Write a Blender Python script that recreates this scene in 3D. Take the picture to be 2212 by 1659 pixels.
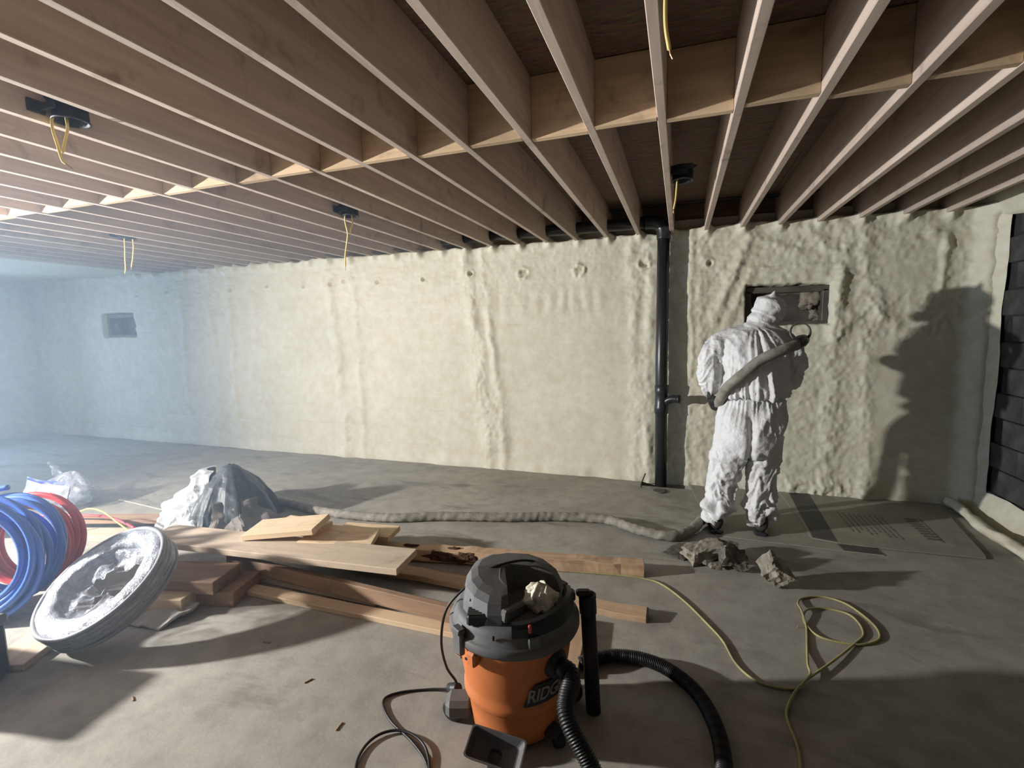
import bpy, bmesh, math, random
import numpy as np
from mathutils import Vector, Matrix, Quaternion

for o in list(bpy.data.objects):
    bpy.data.objects.remove(o)
SC = bpy.context.scene
COL = SC.collection
random.seed(7)
RNG = np.random.default_rng(11)

# ------------------------------------------------------------------ camera
CAM_Z = 1.551
cam_data = bpy.data.cameras.new('camera')
cam_data.sensor_width = 36.0
cam_data.sensor_fit = 'HORIZONTAL'
cam_data.lens = 1054.264 * 36.0 / 2212.0
cam_data.clip_start = 0.02
cam_data.clip_end = 100
cam = bpy.data.objects.new('camera', cam_data)
COL.objects.link(cam)
PITCH, YAW, ROLL = math.radians(-6.2467), math.radians(-19.0184), math.radians(-0.9659)


def cam_axis(x, y, f):
    c, s = math.cos(ROLL), math.sin(ROLL)
    x, y = c * x - s * y, s * x + c * y
    cp, sp = math.cos(PITCH), math.sin(PITCH)
    up = y * cp + f * sp
    fw = f * cp - y * sp
    cy, sy = math.cos(YAW), math.sin(YAW)
    return Vector((x * cy + fw * sy, -x * sy + fw * cy, up))


_r, _u, _b = cam_axis(1, 0, 0), cam_axis(0, 1, 0), -cam_axis(0, 0, 1)
cam.matrix_world = Matrix(((_r.x, _u.x, _b.x, 0), (_r.y, _u.y, _b.y, 0), (_r.z, _u.z, _b.z, CAM_Z), (0, 0, 0, 1)))
SC.camera = cam

# ------------------------------------------------------------------ world, lamp, exposure
world = bpy.data.worlds.new('world')
SC.world = world
world.use_nodes = True
world.node_tree.nodes['Background'].inputs[0].default_value = (0.0, 0.0, 0.0, 1)
world.node_tree.nodes['Background'].inputs[1].default_value = 0.0

LAMP = Vector((-5.6, 0.35, 1.55))
ld = bpy.data.lights.new('work_lamp', 'AREA')
ld.shape = 'DISK'
ld.size = 0.16
ld.energy = 590.0
ld.color = (0.96, 0.98, 1.0)
lamp = bpy.data.objects.new('work_lamp', ld)
COL.objects.link(lamp)
lamp.location = LAMP
lamp.rotation_euler = Vector((0.97, 0.22, 0.02)).to_track_quat('-Z', 'Y').to_euler()

# added blue light for the left haze, behind an unseen made-up doorway
DOOR_Y0, DOOR_Y1, DOOR_Z = 2.3, 3.3, 2.06
dd = bpy.data.lights.new('added_daylight', 'AREA')
dd.shape = 'RECTANGLE'
dd.size = 1.0
dd.size_y = 2.0
dd.energy = 240.0
dd.color = (0.36, 0.60, 1.0)
day = bpy.data.objects.new('added_daylight', dd)
COL.objects.link(day)
day.location = (-10.35, (DOOR_Y0 + DOOR_Y1) / 2, 1.05)
day.rotation_euler = Vector((1.0, 0.0, 0.0)).to_track_quat('-Z', 'Y').to_euler()

SC.view_settings.view_transform = 'Standard'
SC.view_settings.look = 'None'
SC.view_settings.gamma = 1.0
SC.view_settings.use_curve_mapping = False
SC.view_settings.exposure = 0.0
SC.cycles.use_denoising = True
SC.cycles.max_bounces = 8
SC.cycles.diffuse_bounces = 4
SC.cycles.adaptive_threshold = 0.05
SC.cycles.use_light_tree = False
SC.cycles.volume_bounces = 0
SC.cycles.transparent_max_bounces = 12
SC.cycles.sample_clamp_indirect = 4.0
SC.cycles.caustics_reflective = False
SC.cycles.caustics_refractive = False

# ------------------------------------------------------------------ numpy noise
_PERM = RNG.permutation(256)
_PERM = np.concatenate([_PERM, _PERM, _PERM])
_VAL = RNG.random(256) * 2 - 1


def vnoise(x, y, z=0.0):
    x, y, z = np.broadcast_arrays(np.asarray(x, float), np.asarray(y, float), np.asarray(z, float))
    xi, yi, zi = np.floor(x).astype(int), np.floor(y).astype(int), np.floor(z).astype(int)
    xf, yf, zf = x - xi, y - yi, z - zi
    sm = lambda t: t * t * t * (t * (t * 6 - 15) + 10)
    u, v, w = sm(xf), sm(yf), sm(zf)

    def h(a, b, c):
        return _VAL[_PERM[(_PERM[(_PERM[a & 255] + b) & 255] + c) & 255]]
    r = 0
    for dx in (0, 1):
        for dy in (0, 1):
            for dz in (0, 1):
                r = r + h(xi + dx, yi + dy, zi + dz) * (u if dx else 1 - u) * (v if dy else 1 - v) * (w if dz else 1 - w)
    return r


def fbm(x, y, z=0.0, o=4, g=0.5):
    r, a, f = 0, 1.0, 1.0
    for i in range(o):
        r = r + a * vnoise(x * f + 17.3 * i, y * f + 5.1 * i, np.asarray(z) * f + 9.7 * i)
        a *= g
        f *= 2.03
    return r


def ridged(x, y, z=0.0, o=3):
    r, a, f = 0, 1.0, 1.0
    for i in range(o):
        r = r + a * (1 - 2 * np.abs(vnoise(x * f + 3.3 * i, y * f + 8.1 * i, np.asarray(z) * f + 1.7 * i)))
        a *= 0.5
        f *= 2.1
    return r


def sstep(a, b, x):
    t = np.clip((x - a) / (b - a), 0, 1)
    return t * t * (3 - 2 * t)


# ------------------------------------------------------------------ object helpers
def tag(o, label=None, cat=None, group=None, kind=None):
    if label: o['label'] = label
    if cat: o['category'] = cat
    if group: o['group'] = group
    if kind: o['kind'] = kind
    return o


def link(name, me, mat=None, parent=None, smooth=False):
    if mat is not None:
        me.materials.clear()
        me.materials.append(mat)
    if smooth:
        me.polygons.foreach_set('use_smooth', [True] * len(me.polygons))
    o = bpy.data.objects.new(name, me)
    COL.objects.link(o)
    if parent is not None:
        o.parent = parent
    return o


def mesh(name, verts, faces):
    me = bpy.data.meshes.new(name)
    me.from_pydata([tuple(map(float, v)) for v in verts], [], [tuple(map(int, f)) for f in faces])
    me.update()
    return me


def build(name, verts, faces, mat=None, parent=None, smooth=False):
    return link(name, mesh(name, verts, faces), mat, parent, smooth)


def empty(name, loc=(0, 0, 0), label=None, cat=None, group=None, kind=None):
    o = bpy.data.objects.new(name, None)
    o.empty_display_size = 0.1
    COL.objects.link(o)
    o.location = loc
    return tag(o, label, cat, group, kind)


def join(*parts):
    V, F = [], []
    for v, f in parts:
        n = len(V)
        V += [tuple(p) for p in v]
        F += [tuple(i + n for i in q) for q in f]
    return V, F


def xf(part, M):
    v, f = part
    return [tuple(M @ Vector(p)) for p in v], f


def cbox(sx, sy, sz, c=0.0, center=(0, 0, 0)):
    """box with chamfered edges along every edge"""
    hx, hy, hz = sx / 2, sy / 2, sz / 2
    cx, cy, cz = center
    if c <= 0:
        v = [(cx + a * hx, cy + b * hy, cz + d * hz) for d in (-1, 1) for b in (-1, 1) for a in (-1, 1)]
        f = [(0, 2, 3, 1), (4, 5, 7, 6), (0, 1, 5, 4), (2, 6, 7, 3), (0, 4, 6, 2), (1, 3, 7, 5)]
        return v, f
    bm = bmesh.new()
    bmesh.ops.create_cube(bm, size=1)
    for p in bm.verts:
        p.co = Vector((p.co.x * sx, p.co.y * sy, p.co.z * sz))
    bmesh.ops.bevel(bm, geom=bm.edges[:], offset=min(c, 0.45 * min(sx, sy, sz)), segments=1, affect='EDGES')
    v = [(p.co.x + cx, p.co.y + cy, p.co.z + cz) for p in bm.verts]
    bm.verts.index_update()
    f = [tuple(q.index for q in fc.verts) for fc in bm.faces]
    bm.free()
    return v, f


def catmull(pts, n=8, closed=False):
    P = [np.array(p, float) for p in pts]
    m = len(P)
    out = []
    rng = range(m) if closed else range(m - 1)
    for i in rng:
        if closed:
            a, b, c, d = P[(i - 1) % m], P[i], P[(i + 1) % m], P[(i + 2) % m]
        else:
            b, c = P[i], P[i + 1]
            a = P[i - 1] if i > 0 else 2 * b - c
            d = P[i + 2] if i + 2 < m else 2 * c - b
        for k in range(n):
            t = k / n
            out.append(0.5 * ((2 * b) + (c - a) * t + (2 * a - 5 * b + 4 * c - d) * t * t + (3 * b - a - 3 * c + d) * t ** 3))
    if not closed:
        out.append(P[-1])
    return np.array(out)


def tube(pts, r, seg=8, closed=False, cap=True, rfun=None):
    P = np.array(pts, float)
    n = len(P)
    if closed:
        T = np.roll(P, -1, 0) - np.roll(P, 1, 0)
    else:
        T = np.gradient(P, axis=0)
    T /= np.linalg.norm(T, axis=1)[:, None] + 1e-12
    ref = np.array([0, 0, 1.0]) if abs(T[0, 2]) < 0.9 else np.array([1.0, 0, 0])
    N = np.cross(T[0], ref)
    N /= np.linalg.norm(N)
    Ns = [N]
    for i in range(1, n):
        N = Ns[-1] - T[i] * np.dot(Ns[-1], T[i])
        N /= np.linalg.norm(N) + 1e-12
        Ns.append(N)
    if closed:
        # spread the closing twist
        B = np.cross(T[0], Ns[0])
        e = Ns[-1] - T[0] * np.dot(Ns[-1], T[0])
        ang = math.atan2(np.dot(e, B), np.dot(e, Ns[0]))
        for i in range(n):
            a = -ang * i / n
            b = np.cross(T[i], Ns[i])
            Ns[i] = Ns[i] * math.cos(a) + b * math.sin(a)
    V = []
    R = np.full(n, r) if np.isscalar(r) else np.array(r, float)
    th = np.linspace(0, 2 * np.pi, seg, endpoint=False)
    for i in range(n):
        b = np.cross(T[i], Ns[i])
        for t in th:
            rr = R[i] * (rfun(i, t) if rfun else 1.0)
            V.append(tuple(P[i] + rr * (Ns[i] * math.cos(t) + b * math.sin(t))))
    F = []
    for i in range(n if closed else n - 1):
        j = (i + 1) % n
        for k in range(seg):
            l = (k + 1) % seg
            F.append((i * seg + k, i * seg + l, j * seg + l, j * seg + k))
    if cap and not closed:
        F.append(tuple(range(seg - 1, -1, -1)))
        F.append(tuple((n - 1) * seg + k for k in range(seg)))
    return V, F


def lathe(prof, seg=32, a0=0.0, a1=2 * math.pi, cap_bottom=False, cap_top=False):
    full = abs(a1 - a0 - 2 * math.pi) < 1e-6
    m = seg if full else seg + 1
    V, F = [], []
    for r, z in prof:
        for k in range(m):
            t = a0 + (a1 - a0) * k / seg
            V.append((r * math.cos(t), r * math.sin(t), z))
    for i in range(len(prof) - 1):
        for k in range(seg):
            l = (k + 1) % m
            F.append((i * m + k, i * m + l, (i + 1) * m + l, (i + 1) * m + k))
    if cap_bottom: F.append(tuple(range(m - 1, -1, -1)))
    if cap_top: F.append(tuple((len(prof) - 1) * m + k for k in range(m)))
    return V, F


def frame(origin, xdir, zdir):
    x = Vector(xdir).normalized()
    z = Vector(zdir)
    z = (z - x * z.dot(x)).normalized()
    y = z.cross(x)
    o = Vector(origin)
    return Matrix(((x.x, y.x, z.x, o.x), (x.y, y.y, z.y, o.y), (x.z, y.z, z.z, o.z), (0, 0, 0, 1)))


def grid_faces(nu, nv, closed_u=False):
    F = []
    for i in range(nu if closed_u else nu - 1):
        j = (i + 1) % nu
        for k in range(nv - 1):
            F.append((i * nv + k, j * nv + k, j * nv + k + 1, i * nv + k + 1))
    return F


# ------------------------------------------------------------------ materials
def new_mat(name):
    m = bpy.data.materials.new(name)
    m.use_nodes = True
    nt = m.node_tree
    b = nt.nodes['Principled BSDF']
    return m, nt, b


def N(nt, t, **kw):
    n = nt.nodes.new(t)
    for k, v in kw.items():
        setattr(n, k, v)
    return n


def coords(nt, space='Object', scale=(1, 1, 1), loc=(0, 0, 0)):
    tc = N(nt, 'ShaderNodeTexCoord')
    mp = N(nt, 'ShaderNodeMapping')
    mp.inputs['Scale'].default_value = scale
    mp.inputs['Location'].default_value = loc
    if space == 'World':
        g = N(nt, 'ShaderNodeNewGeometry')
        nt.links.new(g.outputs['Position'], mp.inputs['Vector'])
    else:
        nt.links.new(tc.outputs[space], mp.inputs['Vector'])
    return mp.outputs['Vector']


def noise(nt, vec, scale, detail=4, rough=0.55, dist=0.0):
    n = N(nt, 'ShaderNodeTexNoise')
    n.inputs['Scale'].default_value = scale
    n.inputs['Detail'].default_value = detail
    n.inputs['Roughness'].default_value = rough
    n.inputs['Distortion'].default_value = dist
    nt.links.new(vec, n.inputs['Vector'])
    return n.outputs['Fac']


def ramp(nt, fac, stops):
    r = N(nt, 'ShaderNodeValToRGB')
    el = r.color_ramp.elements
    while len(el) < len(stops):
        el.new(0.5)
    for e, (p, c) in zip(el, stops):
        e.position = p
        e.color = (c[0], c[1], c[2], 1) if not np.isscalar(c) else (c, c, c, 1)
    nt.links.new(fac, r.inputs['Fac'])
    return r.outputs['Color']


def mixc(nt, a, b, fac, mode='MIX'):
    m = N(nt, 'ShaderNodeMix', data_type='RGBA', blend_type=mode)
    for sock, val in ((m.inputs[6], a), (m.inputs[7], b)):
        if hasattr(val, 'links') or hasattr(val, 'is_linked'):
            nt.links.new(val, sock)
        else:
            sock.default_value = (val[0], val[1], val[2], 1)
    if hasattr(fac, 'is_linked'):
        nt.links.new(fac, m.inputs[0])
    else:
        m.inputs[0].default_value = fac
    return m.outputs[2]


def bump(nt, b, height, strength=0.3, dist=0.01):
    n = N(nt, 'ShaderNodeBump')
    n.inputs['Strength'].default_value = strength
    n.inputs['Distance'].default_value = dist
    nt.links.new(height, n.inputs['Height'])
    nt.links.new(n.outputs['Normal'], b.inputs['Normal'])


def mat_plain(name, col, rough=0.6, var=0.12, scale=12, bmp=0.1, metal=0.0, spec=0.4, dirt=None):
    m, nt, b = new_mat(name)
    v = coords(nt)
    f = noise(nt, v, scale, 5, 0.6)
    c0 = tuple(max(0, x * (1 - var)) for x in col)
    c1 = tuple(min(1, x * (1 + var)) for x in col)
    c = ramp(nt, f, [(0.3, c0), (0.7, c1)])
    if dirt:
        f2 = noise(nt, coords(nt, loc=(3, 1, 2)), scale * 0.35, 6, 0.65)
        c = mixc(nt, c, dirt, ramp(nt, f2, [(0.5, 0.0), (0.72, 0.75)]))
    nt.links.new(c, b.inputs['Base Color'])
    b.inputs['Roughness'].default_value = rough
    b.inputs['Metallic'].default_value = metal
    b.inputs['Specular IOR Level'].default_value = spec
    if bmp:
        bump(nt, b, noise(nt, v, scale * 6, 3), bmp, 0.004)
    return m


def mat_wood(name, light, dark, axis=1, grain=1.0, stain=0.35, rough=0.75, tint=0.25, scol=(0.05, 0.03, 0.02)):
    """sawn timber, grain running along the given local axis"""
    m, nt, b = new_mat(name)
    sc = [14.0, 14.0, 14.0]
    sc[axis] = 0.9
    v = coords(nt, scale=tuple(sc))
    oi = N(nt, 'ShaderNodeObjectInfo')
    add = N(nt, 'ShaderNodeVectorMath', operation='ADD')
    mul = N(nt, 'ShaderNodeVectorMath', operation='SCALE')
    comb = N(nt, 'ShaderNodeCombineXYZ')
    for i in range(3): nt.links.new(oi.outputs['Random'], comb.inputs[i])
    nt.links.new(comb.outputs[0], mul.inputs[0])
    mul.inputs['Scale'].default_value = 37.0
    nt.links.new(v, add.inputs[0])
    nt.links.new(mul.outputs[0], add.inputs[1])
    v = add.outputs[0]
    f = noise(nt, v, 1.6 * grain, 6, 0.62, 0.6)
    c = ramp(nt, f, [(0.28, dark), (0.5, tuple((l + d) / 2 for l, d in zip(light, dark))), (0.72, light)])
    # one board differs from the next
    hsv = N(nt, 'ShaderNodeHueSaturation')
    mr = N(nt, 'ShaderNodeMapRange')
    mr.inputs['To Min'].default_value = 1 - tint
    mr.inputs['To Max'].default_value = 1 + tint
    nt.links.new(oi.outputs['Random'], mr.inputs['Value'])
    nt.links.new(mr.outputs[0], hsv.inputs['Value'])
    nt.links.new(c, hsv.inputs['Color'])
    c = hsv.outputs['Color']
    # knots and stains
    v2 = coords(nt, scale=(3, 3, 3))
    add2 = N(nt, 'ShaderNodeVectorMath', operation='ADD')
    nt.links.new(v2, add2.inputs[0])
    nt.links.new(mul.outputs[0], add2.inputs[1])
    f2 = noise(nt, add2.outputs[0], 1.7, 5, 0.6, 0.4)
    c = mixc(nt, c, scol, ramp(nt, f2, [(0.57, 0.0), (0.71, stain)]))
    nt.links.new(c, b.inputs['Base Color'])
    b.inputs['Roughness'].default_value = rough
    b.inputs['Specular IOR Level'].default_value = 0.25
    bump(nt, b, f, 0.25, 0.003)
    return m


M = {}
M['joist'] = mat_wood('joist_wood', (0.59, 0.485, 0.41), (0.43, 0.34, 0.285), 1, stain=0.45, tint=0.14, scol=(0.16, 0.10, 0.075))
M['blocking'] = mat_wood('blocking_wood', (0.66, 0.50, 0.33), (0.46, 0.32, 0.20), 0, stain=0.4, tint=0.3)
M['lumber'] = mat_wood('pine_lumber', (0.80, 0.63, 0.43), (0.63, 0.45, 0.28), 0, stain=0.25, tint=0.14)
M['old_lumber'] = mat_wood('dusty_lumber', (0.58, 0.475, 0.365), (0.45, 0.36, 0.275), 0, stain=0.25, tint=0.12)
M['dark_lumber'] = mat_wood('brown_lumber', (0.40, 0.27, 0.18), (0.25, 0.16, 0.11), 0, stain=0.4, tint=0.12)
M['bark_lumber'] = mat_wood('bark_edged_lumber', (0.60, 0.42, 0.27), (0.40, 0.27, 0.17), 0, stain=0.3, tint=0.05)


def mat_osb():
    m, nt, b = new_mat('oriented_strand_board')
    v = coords(nt, 'World', scale=(5, 26, 10))
    f = noise(nt, v, 2.0, 5, 0.7, 1.2)
    v3 = coords(nt, 'World', scale=(9, 9, 9))
    vo = N(nt, 'ShaderNodeTexVoronoi')
    vo.inputs['Scale'].default_value = 3.0
    nt.links.new(v, vo.inputs['Vector'])
    c = ramp(nt, f, [(0.3, (0.085, 0.05, 0.03)), (0.55, (0.20, 0.13, 0.085)), (0.75, (0.30, 0.20, 0.13))])
    c = mixc(nt, c, vo.outputs['Color'], 0.06)
    nt.links.new(c, b.inputs['Base Color'])
    b.inputs['Roughness'].default_value = 0.8
    bump(nt, b, f, 0.5, 0.004)
    return m


M['osb'] = mat_osb()


def mat_foam():
    m, nt, b = new_mat('spray_foam')
    v = coords(nt, 'World')
    f1 = noise(nt, v, 1.3, 5, 0.6)
    f2 = noise(nt, v, 11.0, 5, 0.6)
    c = ramp(nt, f1, [(0.3, (0.60, 0.595, 0.49)), (0.52, (0.66, 0.655, 0.545)), (0.75, (0.70, 0.68, 0.58))])
    c2 = ramp(nt, f2, [(0.35, (0.90, 0.86, 0.80)), (0.65, (1.0, 1.0, 1.0))])
    c = mixc(nt, c, c2, 1.0, 'MULTIPLY')
    nt.links.new(c, b.inputs['Base Color'])
    b.inputs['Roughness'].default_value = 0.62
    b.inputs['Specular IOR Level'].default_value = 0.35
    bump(nt, b, noise(nt, v, 70.0, 4, 0.6), 0.22, 0.006)
    return m


M['foam'] = mat_foam()


def mat_concrete():
    m, nt, b = new_mat('concrete_slab')
    v = coords(nt, 'World')
    f1 = noise(nt, v, 0.9, 6, 0.62, 0.5)
    f2 = noise(nt, v, 7.0, 6, 0.65)
    c = ramp(nt, f1, [(0.28, (0.275, 0.262, 0.232)), (0.5, (0.36, 0.343, 0.303)), (0.72, (0.415, 0.396, 0.35))])
    c2 = ramp(nt, f2, [(0.3, (0.78, 0.77, 0.76)), (0.55, (1, 1, 1)), (0.8, (1.12, 1.1, 1.06))])
    c = mixc(nt, c, c2, 1.0, 'MULTIPLY')
    # dragged dirt smears
    v3 = coords(nt, 'World', scale=(0.55, 1.7, 1), loc=(1.3, 0.4, 0))
    f3 = noise(nt, v3, 2.0, 5, 0.6, 0.8)
    c = mixc(nt, c, (0.085, 0.08, 0.07), ramp(nt, f3, [(0.56, 0.0), (0.72, 0.6)]))
    # pale plaster specks
    f4 = noise(nt, v, 16.0, 3, 0.5)
    c = mixc(nt, c, (0.48, 0.46, 0.42), ramp(nt, f4, [(0.72, 0.0), (0.80, 0.6)]))
    nt.links.new(c, b.inputs['Base Color'])
    b.inputs['Roughness'].default_value = 0.78
    b.inputs['Specular IOR Level'].default_value = 0.25
    bump(nt, b, noise(nt, v, 30.0, 6, 0.7), 0.25, 0.006)
    return m


M['concrete'] = mat_concrete()
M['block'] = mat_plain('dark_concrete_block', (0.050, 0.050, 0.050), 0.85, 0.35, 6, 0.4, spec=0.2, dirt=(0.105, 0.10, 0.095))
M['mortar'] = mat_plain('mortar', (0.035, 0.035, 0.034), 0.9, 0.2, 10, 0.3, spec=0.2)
M['black_plastic'] = mat_plain('black_plastic', (0.022, 0.023, 0.026), 0.42, 0.2, 8, 0.05)
M['abs_pipe'] = mat_plain('black_drain_pipe', (0.022, 0.024, 0.028), 0.33, 0.2, 5, 0.04, spec=0.5)
M['box_plastic'] = mat_plain('black_box_plastic', (0.02, 0.023, 0.03), 0.55, 0.3, 20, 0.2)
M['yellow_wire'] = mat_plain('yellow_wire', (0.80, 0.62, 0.22), 0.5, 0.06, 20, 0.0)
M['copper'] = mat_plain('bare_copper', (0.70, 0.42, 0.25), 0.35, 0.1, 20, 0.0, metal=0.9)
M['window_dark'] = mat_plain('dark_pane', (0.085, 0.078, 0.068), 0.45, 0.4, 6, 0.1, dirt=(0.16, 0.14, 0.115))  # dark tone for the pane and boards inside the openings
M['dark_foam'] = mat_plain('darker_foam', (0.23, 0.205, 0.165), 0.8, 0.3, 14, 0.5, spec=0.2)  # darker foam tone for the lumps inside the openings
M['rim'] = mat_wood('rim_board', (0.24, 0.165, 0.11), (0.15, 0.10, 0.07), 0, stain=0.4)

# ------------------------------------------------------------------ room dimensions
WALL_Y = 5.06          # backing plane of the foam on the far wall
ZJ = 2.444             # underside of the joists
JD = 0.286             # joist depth
XR = 2.30              # foam face of the right wall
XL = -9.95
YF = -3.2              # wall behind the viewer
JX0, JS = 0.2309 - 0.019, 0.3048

# floor: concrete slab with the pit around the drain pipe left open
hx0, hx1, hy0, hy1 = -0.345, 0.135, 4.865, 5.03
xs = [XL - 0.3, hx0, hx1, XR + 0.4]
ys = [YF - 0.3, hy0, hy1, WALL_Y + 0.3]
V, F = [], []
for j in range(3):
    for i in range(3):
        if i == 1 and j == 1: continue
        n = len(V)
        V += [(xs[i], ys[j], 0), (xs[i + 1], ys[j], 0), (xs[i + 1], ys[j + 1], 0), (xs[i], ys[j + 1], 0)]
        F.append((n, n + 1, n + 2, n + 3))
n = len(V)
V += [(hx0, hy0, 0), (hx1, hy0, 0), (hx1, hy1, 0), (hx0, hy1, 0), (hx0, hy0, -0.12), (hx1, hy0, -0.12), (hx1, hy1, -0.12), (hx0, hy1, -0.12)]
F += [(n, n + 4, n + 5, n + 1), (n + 1, n + 5, n + 6, n + 2), (n + 2, n + 6, n + 7, n + 3), (n + 3, n + 7, n + 4, n), (n + 4, n + 7, n + 6, n + 5)]
floor = tag(build('floor', V, F, M['concrete']), 'grey concrete slab floor with dirt smears', 'floor', kind='structure')

# far wall: spray foam as a relief surface -----------------------------------------
gx = np.concatenate([np.arange(XL - 0.05, -6.2, 0.032), np.arange(-6.2, -3.0, 0.018), np.arange(-3.0, 2.42, 0.0115)])
gz = np.concatenate([np.arange(-0.012, 2.60, 0.0125)])
X, Z = np.meshgrid(gx, gz, indexing='ij')


def foam_height(X, Z):
    h = 0.025 + 0.010 * fbm(X * 1.3, Z * 1.1, 1.0, 4)
    rough = 0.35 + 0.95 * sstep(-0.5, 0.4, X) + 0.35 * sstep(1.7, 2.3, Z)
    # lumpy vertical beads where two passes meet
    for sx, amp, w, slant in ((-6.6, 0.022, .11, .02), (-6.05, .014, .07, 0), (-5.72, 0.030, .07, -.02), (-4.0, 0.034, .10, .07), (-3.70, .022, .06, .02),
                              (-2.12, 0.040, .10, .10), (-1.93, 0.026, .06, .08), (-0.42, 0.022, .07, .02), (-0.28, 0.040, .07, 0), (0.10, 0.018, .03, 0),
                              (0.20, .012, .05, .02), (1.31, 0.034, .06, -.03), (1.55, 0.022, .07, .06)):
        c = sx - slant * (Z - 1.2) + 0.03 * fbm(Z * 2.2, sx * 3.1, 0.0, 3)
        ww = w * (1 + 0.35 * vnoise(Z * 3.0, sx))
        g = np.exp(-((X - c) / ww) ** 2)
        h = h + 0.8 * amp * g * (0.75 + 0.5 * fbm(X * 6, Z * 3.0, sx, 3))
        rough = rough + 0.85 * g
    # diagonal bead running up to the joists by the pipe, swags by the opening
    for (x0, z0, x1, z1, amp, w) in ((0.30, 1.62, 0.58, 2.36, .045, .045), (0.42, 1.60, 0.60, 2.05, .03, .04), (0.60, 2.07, 1.20, 2.09, .022, .02),
                                     (1.28, 1.55, 1.32, 1.98, .045, .06), (1.30, 1.45, 1.42, 1.62, .04, .05), (1.62, 1.62, 1.60, 1.82, .028, .05), (1.60, 1.62, 1.75, 1.55, .03, .04),
                                     (2.03, 1.80, 2.05, 2.26, .03, .03), (1.95, 2.30, 2.06, 2.18, .035, .04), (0.62, 2.35, 0.98, 2.20, .018, .04), (1.05, 2.38, 1.30, 2.16, .02, .04)):
        d = np.array([x1 - x0, z1 - z0])
        L = np.hypot(*d)
        t = np.clip(((X - x0) * d[0] + (Z - z0) * d[1]) / L ** 2, 0, 1)
        q = np.hypot(X - x0 - t * d[0], Z - z0 - t * d[1]) + 0.012 * fbm(X * 9, Z * 9, x0, 2)
        g = np.exp(-(q / w) ** 2)
        h = h + 0.6 * amp * g
        rough = rough + 0.4 * g
    # smooth freshly sprayed panels between the beads
    smooth = np.exp(-((X + 1.15) / 0.65) ** 4) * sstep(1.62, 1.45, Z) + np.exp(-((X + 2.95) / 0.6) ** 4) * sstep(1.75, 1.5, Z) + np.exp(-((X + 4.9) / 0.6) ** 4) * sstep(2.0, 1.8, Z) \
        + sstep(1.45, 1.7, X) * sstep(1.5, 1.3, Z) + 0.6 * np.exp(-((X - 1.78) / 0.24) ** 4) * np.exp(-((Z - 2.0) / 0.22) ** 4)
    smooth = np.clip(smooth, 0, 1)
    rough = rough * (1 - 0.85 * smooth)
    h = h + 0.0026 * rough * ridged(X * 9, Z * 9, 3.0, 3) + 0.0030 * rough * fbm(X * 30, Z * 26, 7.0, 3)
    h = h + 0.0022 * rough * ridged(X * 6 + Z * 2, Z * 22, 5.0, 2) * sstep(1.5, 1.9, Z)
    h = h - 0.004 * (1 - smooth) + 0.004 * smooth
    # faint block courses telegraphing through
    for zc in (0.20, 0.42, 0.62, 0.82, 1.02, 1.22, 1.42, 1.63, 1.83):
        zz = zc + 0.02 * vnoise(X * 2.0, zc * 9)
        h = h - 0.004 * np.exp(-((Z - zz) / 0.008) ** 2) * np.clip(vnoise(X * 1.6, zc * 31) * 2.0 + 0.3, 0, 1)
    # hanging scallops under the joists left of the pipe
    band = np.exp(-((Z - 1.84) / 0.12) ** 2) * np.exp(-((X + 1.2) / 0.8) ** 4)
    h = h + 0.004 * band * np.cos(X * 42 + 3 * vnoise(X * 4, Z * 2))
    # kicked-out foot, ragged on the right
    h = h + 0.025 * sstep(0.16, 0.02, Z) * (0.8 + 0.5 * fbm(X * 5, 2.0, 0, 2))
    rag = sstep(0.85, 1.0, X) * sstep(1.75, 1.6, X) * sstep(0.24, 0.04, Z)
    h = h + rag * (0.02 + 0.014 * ridged(X * 14, Z * 14, 2.2, 3))
    # anchor bolts in a row: holes, two of them crusted
    for i, bx in enumerate((-7.48, -6.88, -6.28, -5.68, -5.07, -4.48, -4.05, -3.87, -3.40, -2.79, -2.19, -1.59, -0.99, -0.35, 0.25)):
        r = np.hypot(X - bx, Z - (2.16 + (0.02 if i % 3 == 1 else -0.01)))
        if bx in (-1.59, -0.99, -0.35):
            h = h + 0.024 * np.exp(-((r - 0.052) / 0.022) ** 2) * (0.8 + 0.9 * vnoise(X * 30, Z * 30, bx)) - 0.02 * np.exp(-(r / 0.03) ** 2)
            r2 = np.hypot(X - bx - 0.03, Z - 2.165)
            h = h - 0.05 * np.exp(-(r2 / 0.018) ** 2)
        else:
            h = h - 0.06 * np.exp(-(r / 0.019) ** 2) + 0.012 * np.exp(-((r - 0.035) / 0.012) ** 2)
    # ragged upper edge, puffed up around every joist
    zt = 2.455 + 0.016 * fbm(X * 5, 3.3, 0, 3) + 0.03 * sstep(-0.1, 0.2, X)
    for k in range(-31, 8):
        jx = JX0 + k * JS
        puff = np.exp(-((X - jx - 0.012) / 0.036) ** 2)
        zt = zt + 0.035 * puff * (1 + 0.4 * math.sin(k * 2.1))
        h = h + (0.055 + 0.02 * math.sin(k * 1.7)) * puff * sstep(2.36, 2.44, Z)
    h = h + 0.02 * sstep(2.34, 2.44, Z) * (0.5 + ridged(X * 7, Z * 7, 9.0, 2) * 0.5)
    fall = sstep(0.0, 0.035, Z - zt)
    h = h * (1 - fall) - 0.10 * fall
    # opening recesses
    for (x0, x1, z0, z1, dp) in ((0.575, 1.245, 1.570, 1.918, 0.24), (-8.25, -7.61, 1.56, 1.90, 0.24)):
        wob = 0.010 * fbm(X * 8, Z * 8, x0, 3)
        ins = sstep(-0.012, 0.012, np.minimum(np.minimum(X - x0, x1 - X), np.minimum(Z - z0, z1 - Z)) + wob)
        h = h * (1 - ins) - dp * ins
    # corner fillets
    h = h + 0.10 * sstep(XR - 0.16, XR + 0.02, X) ** 2
    return h


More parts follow.
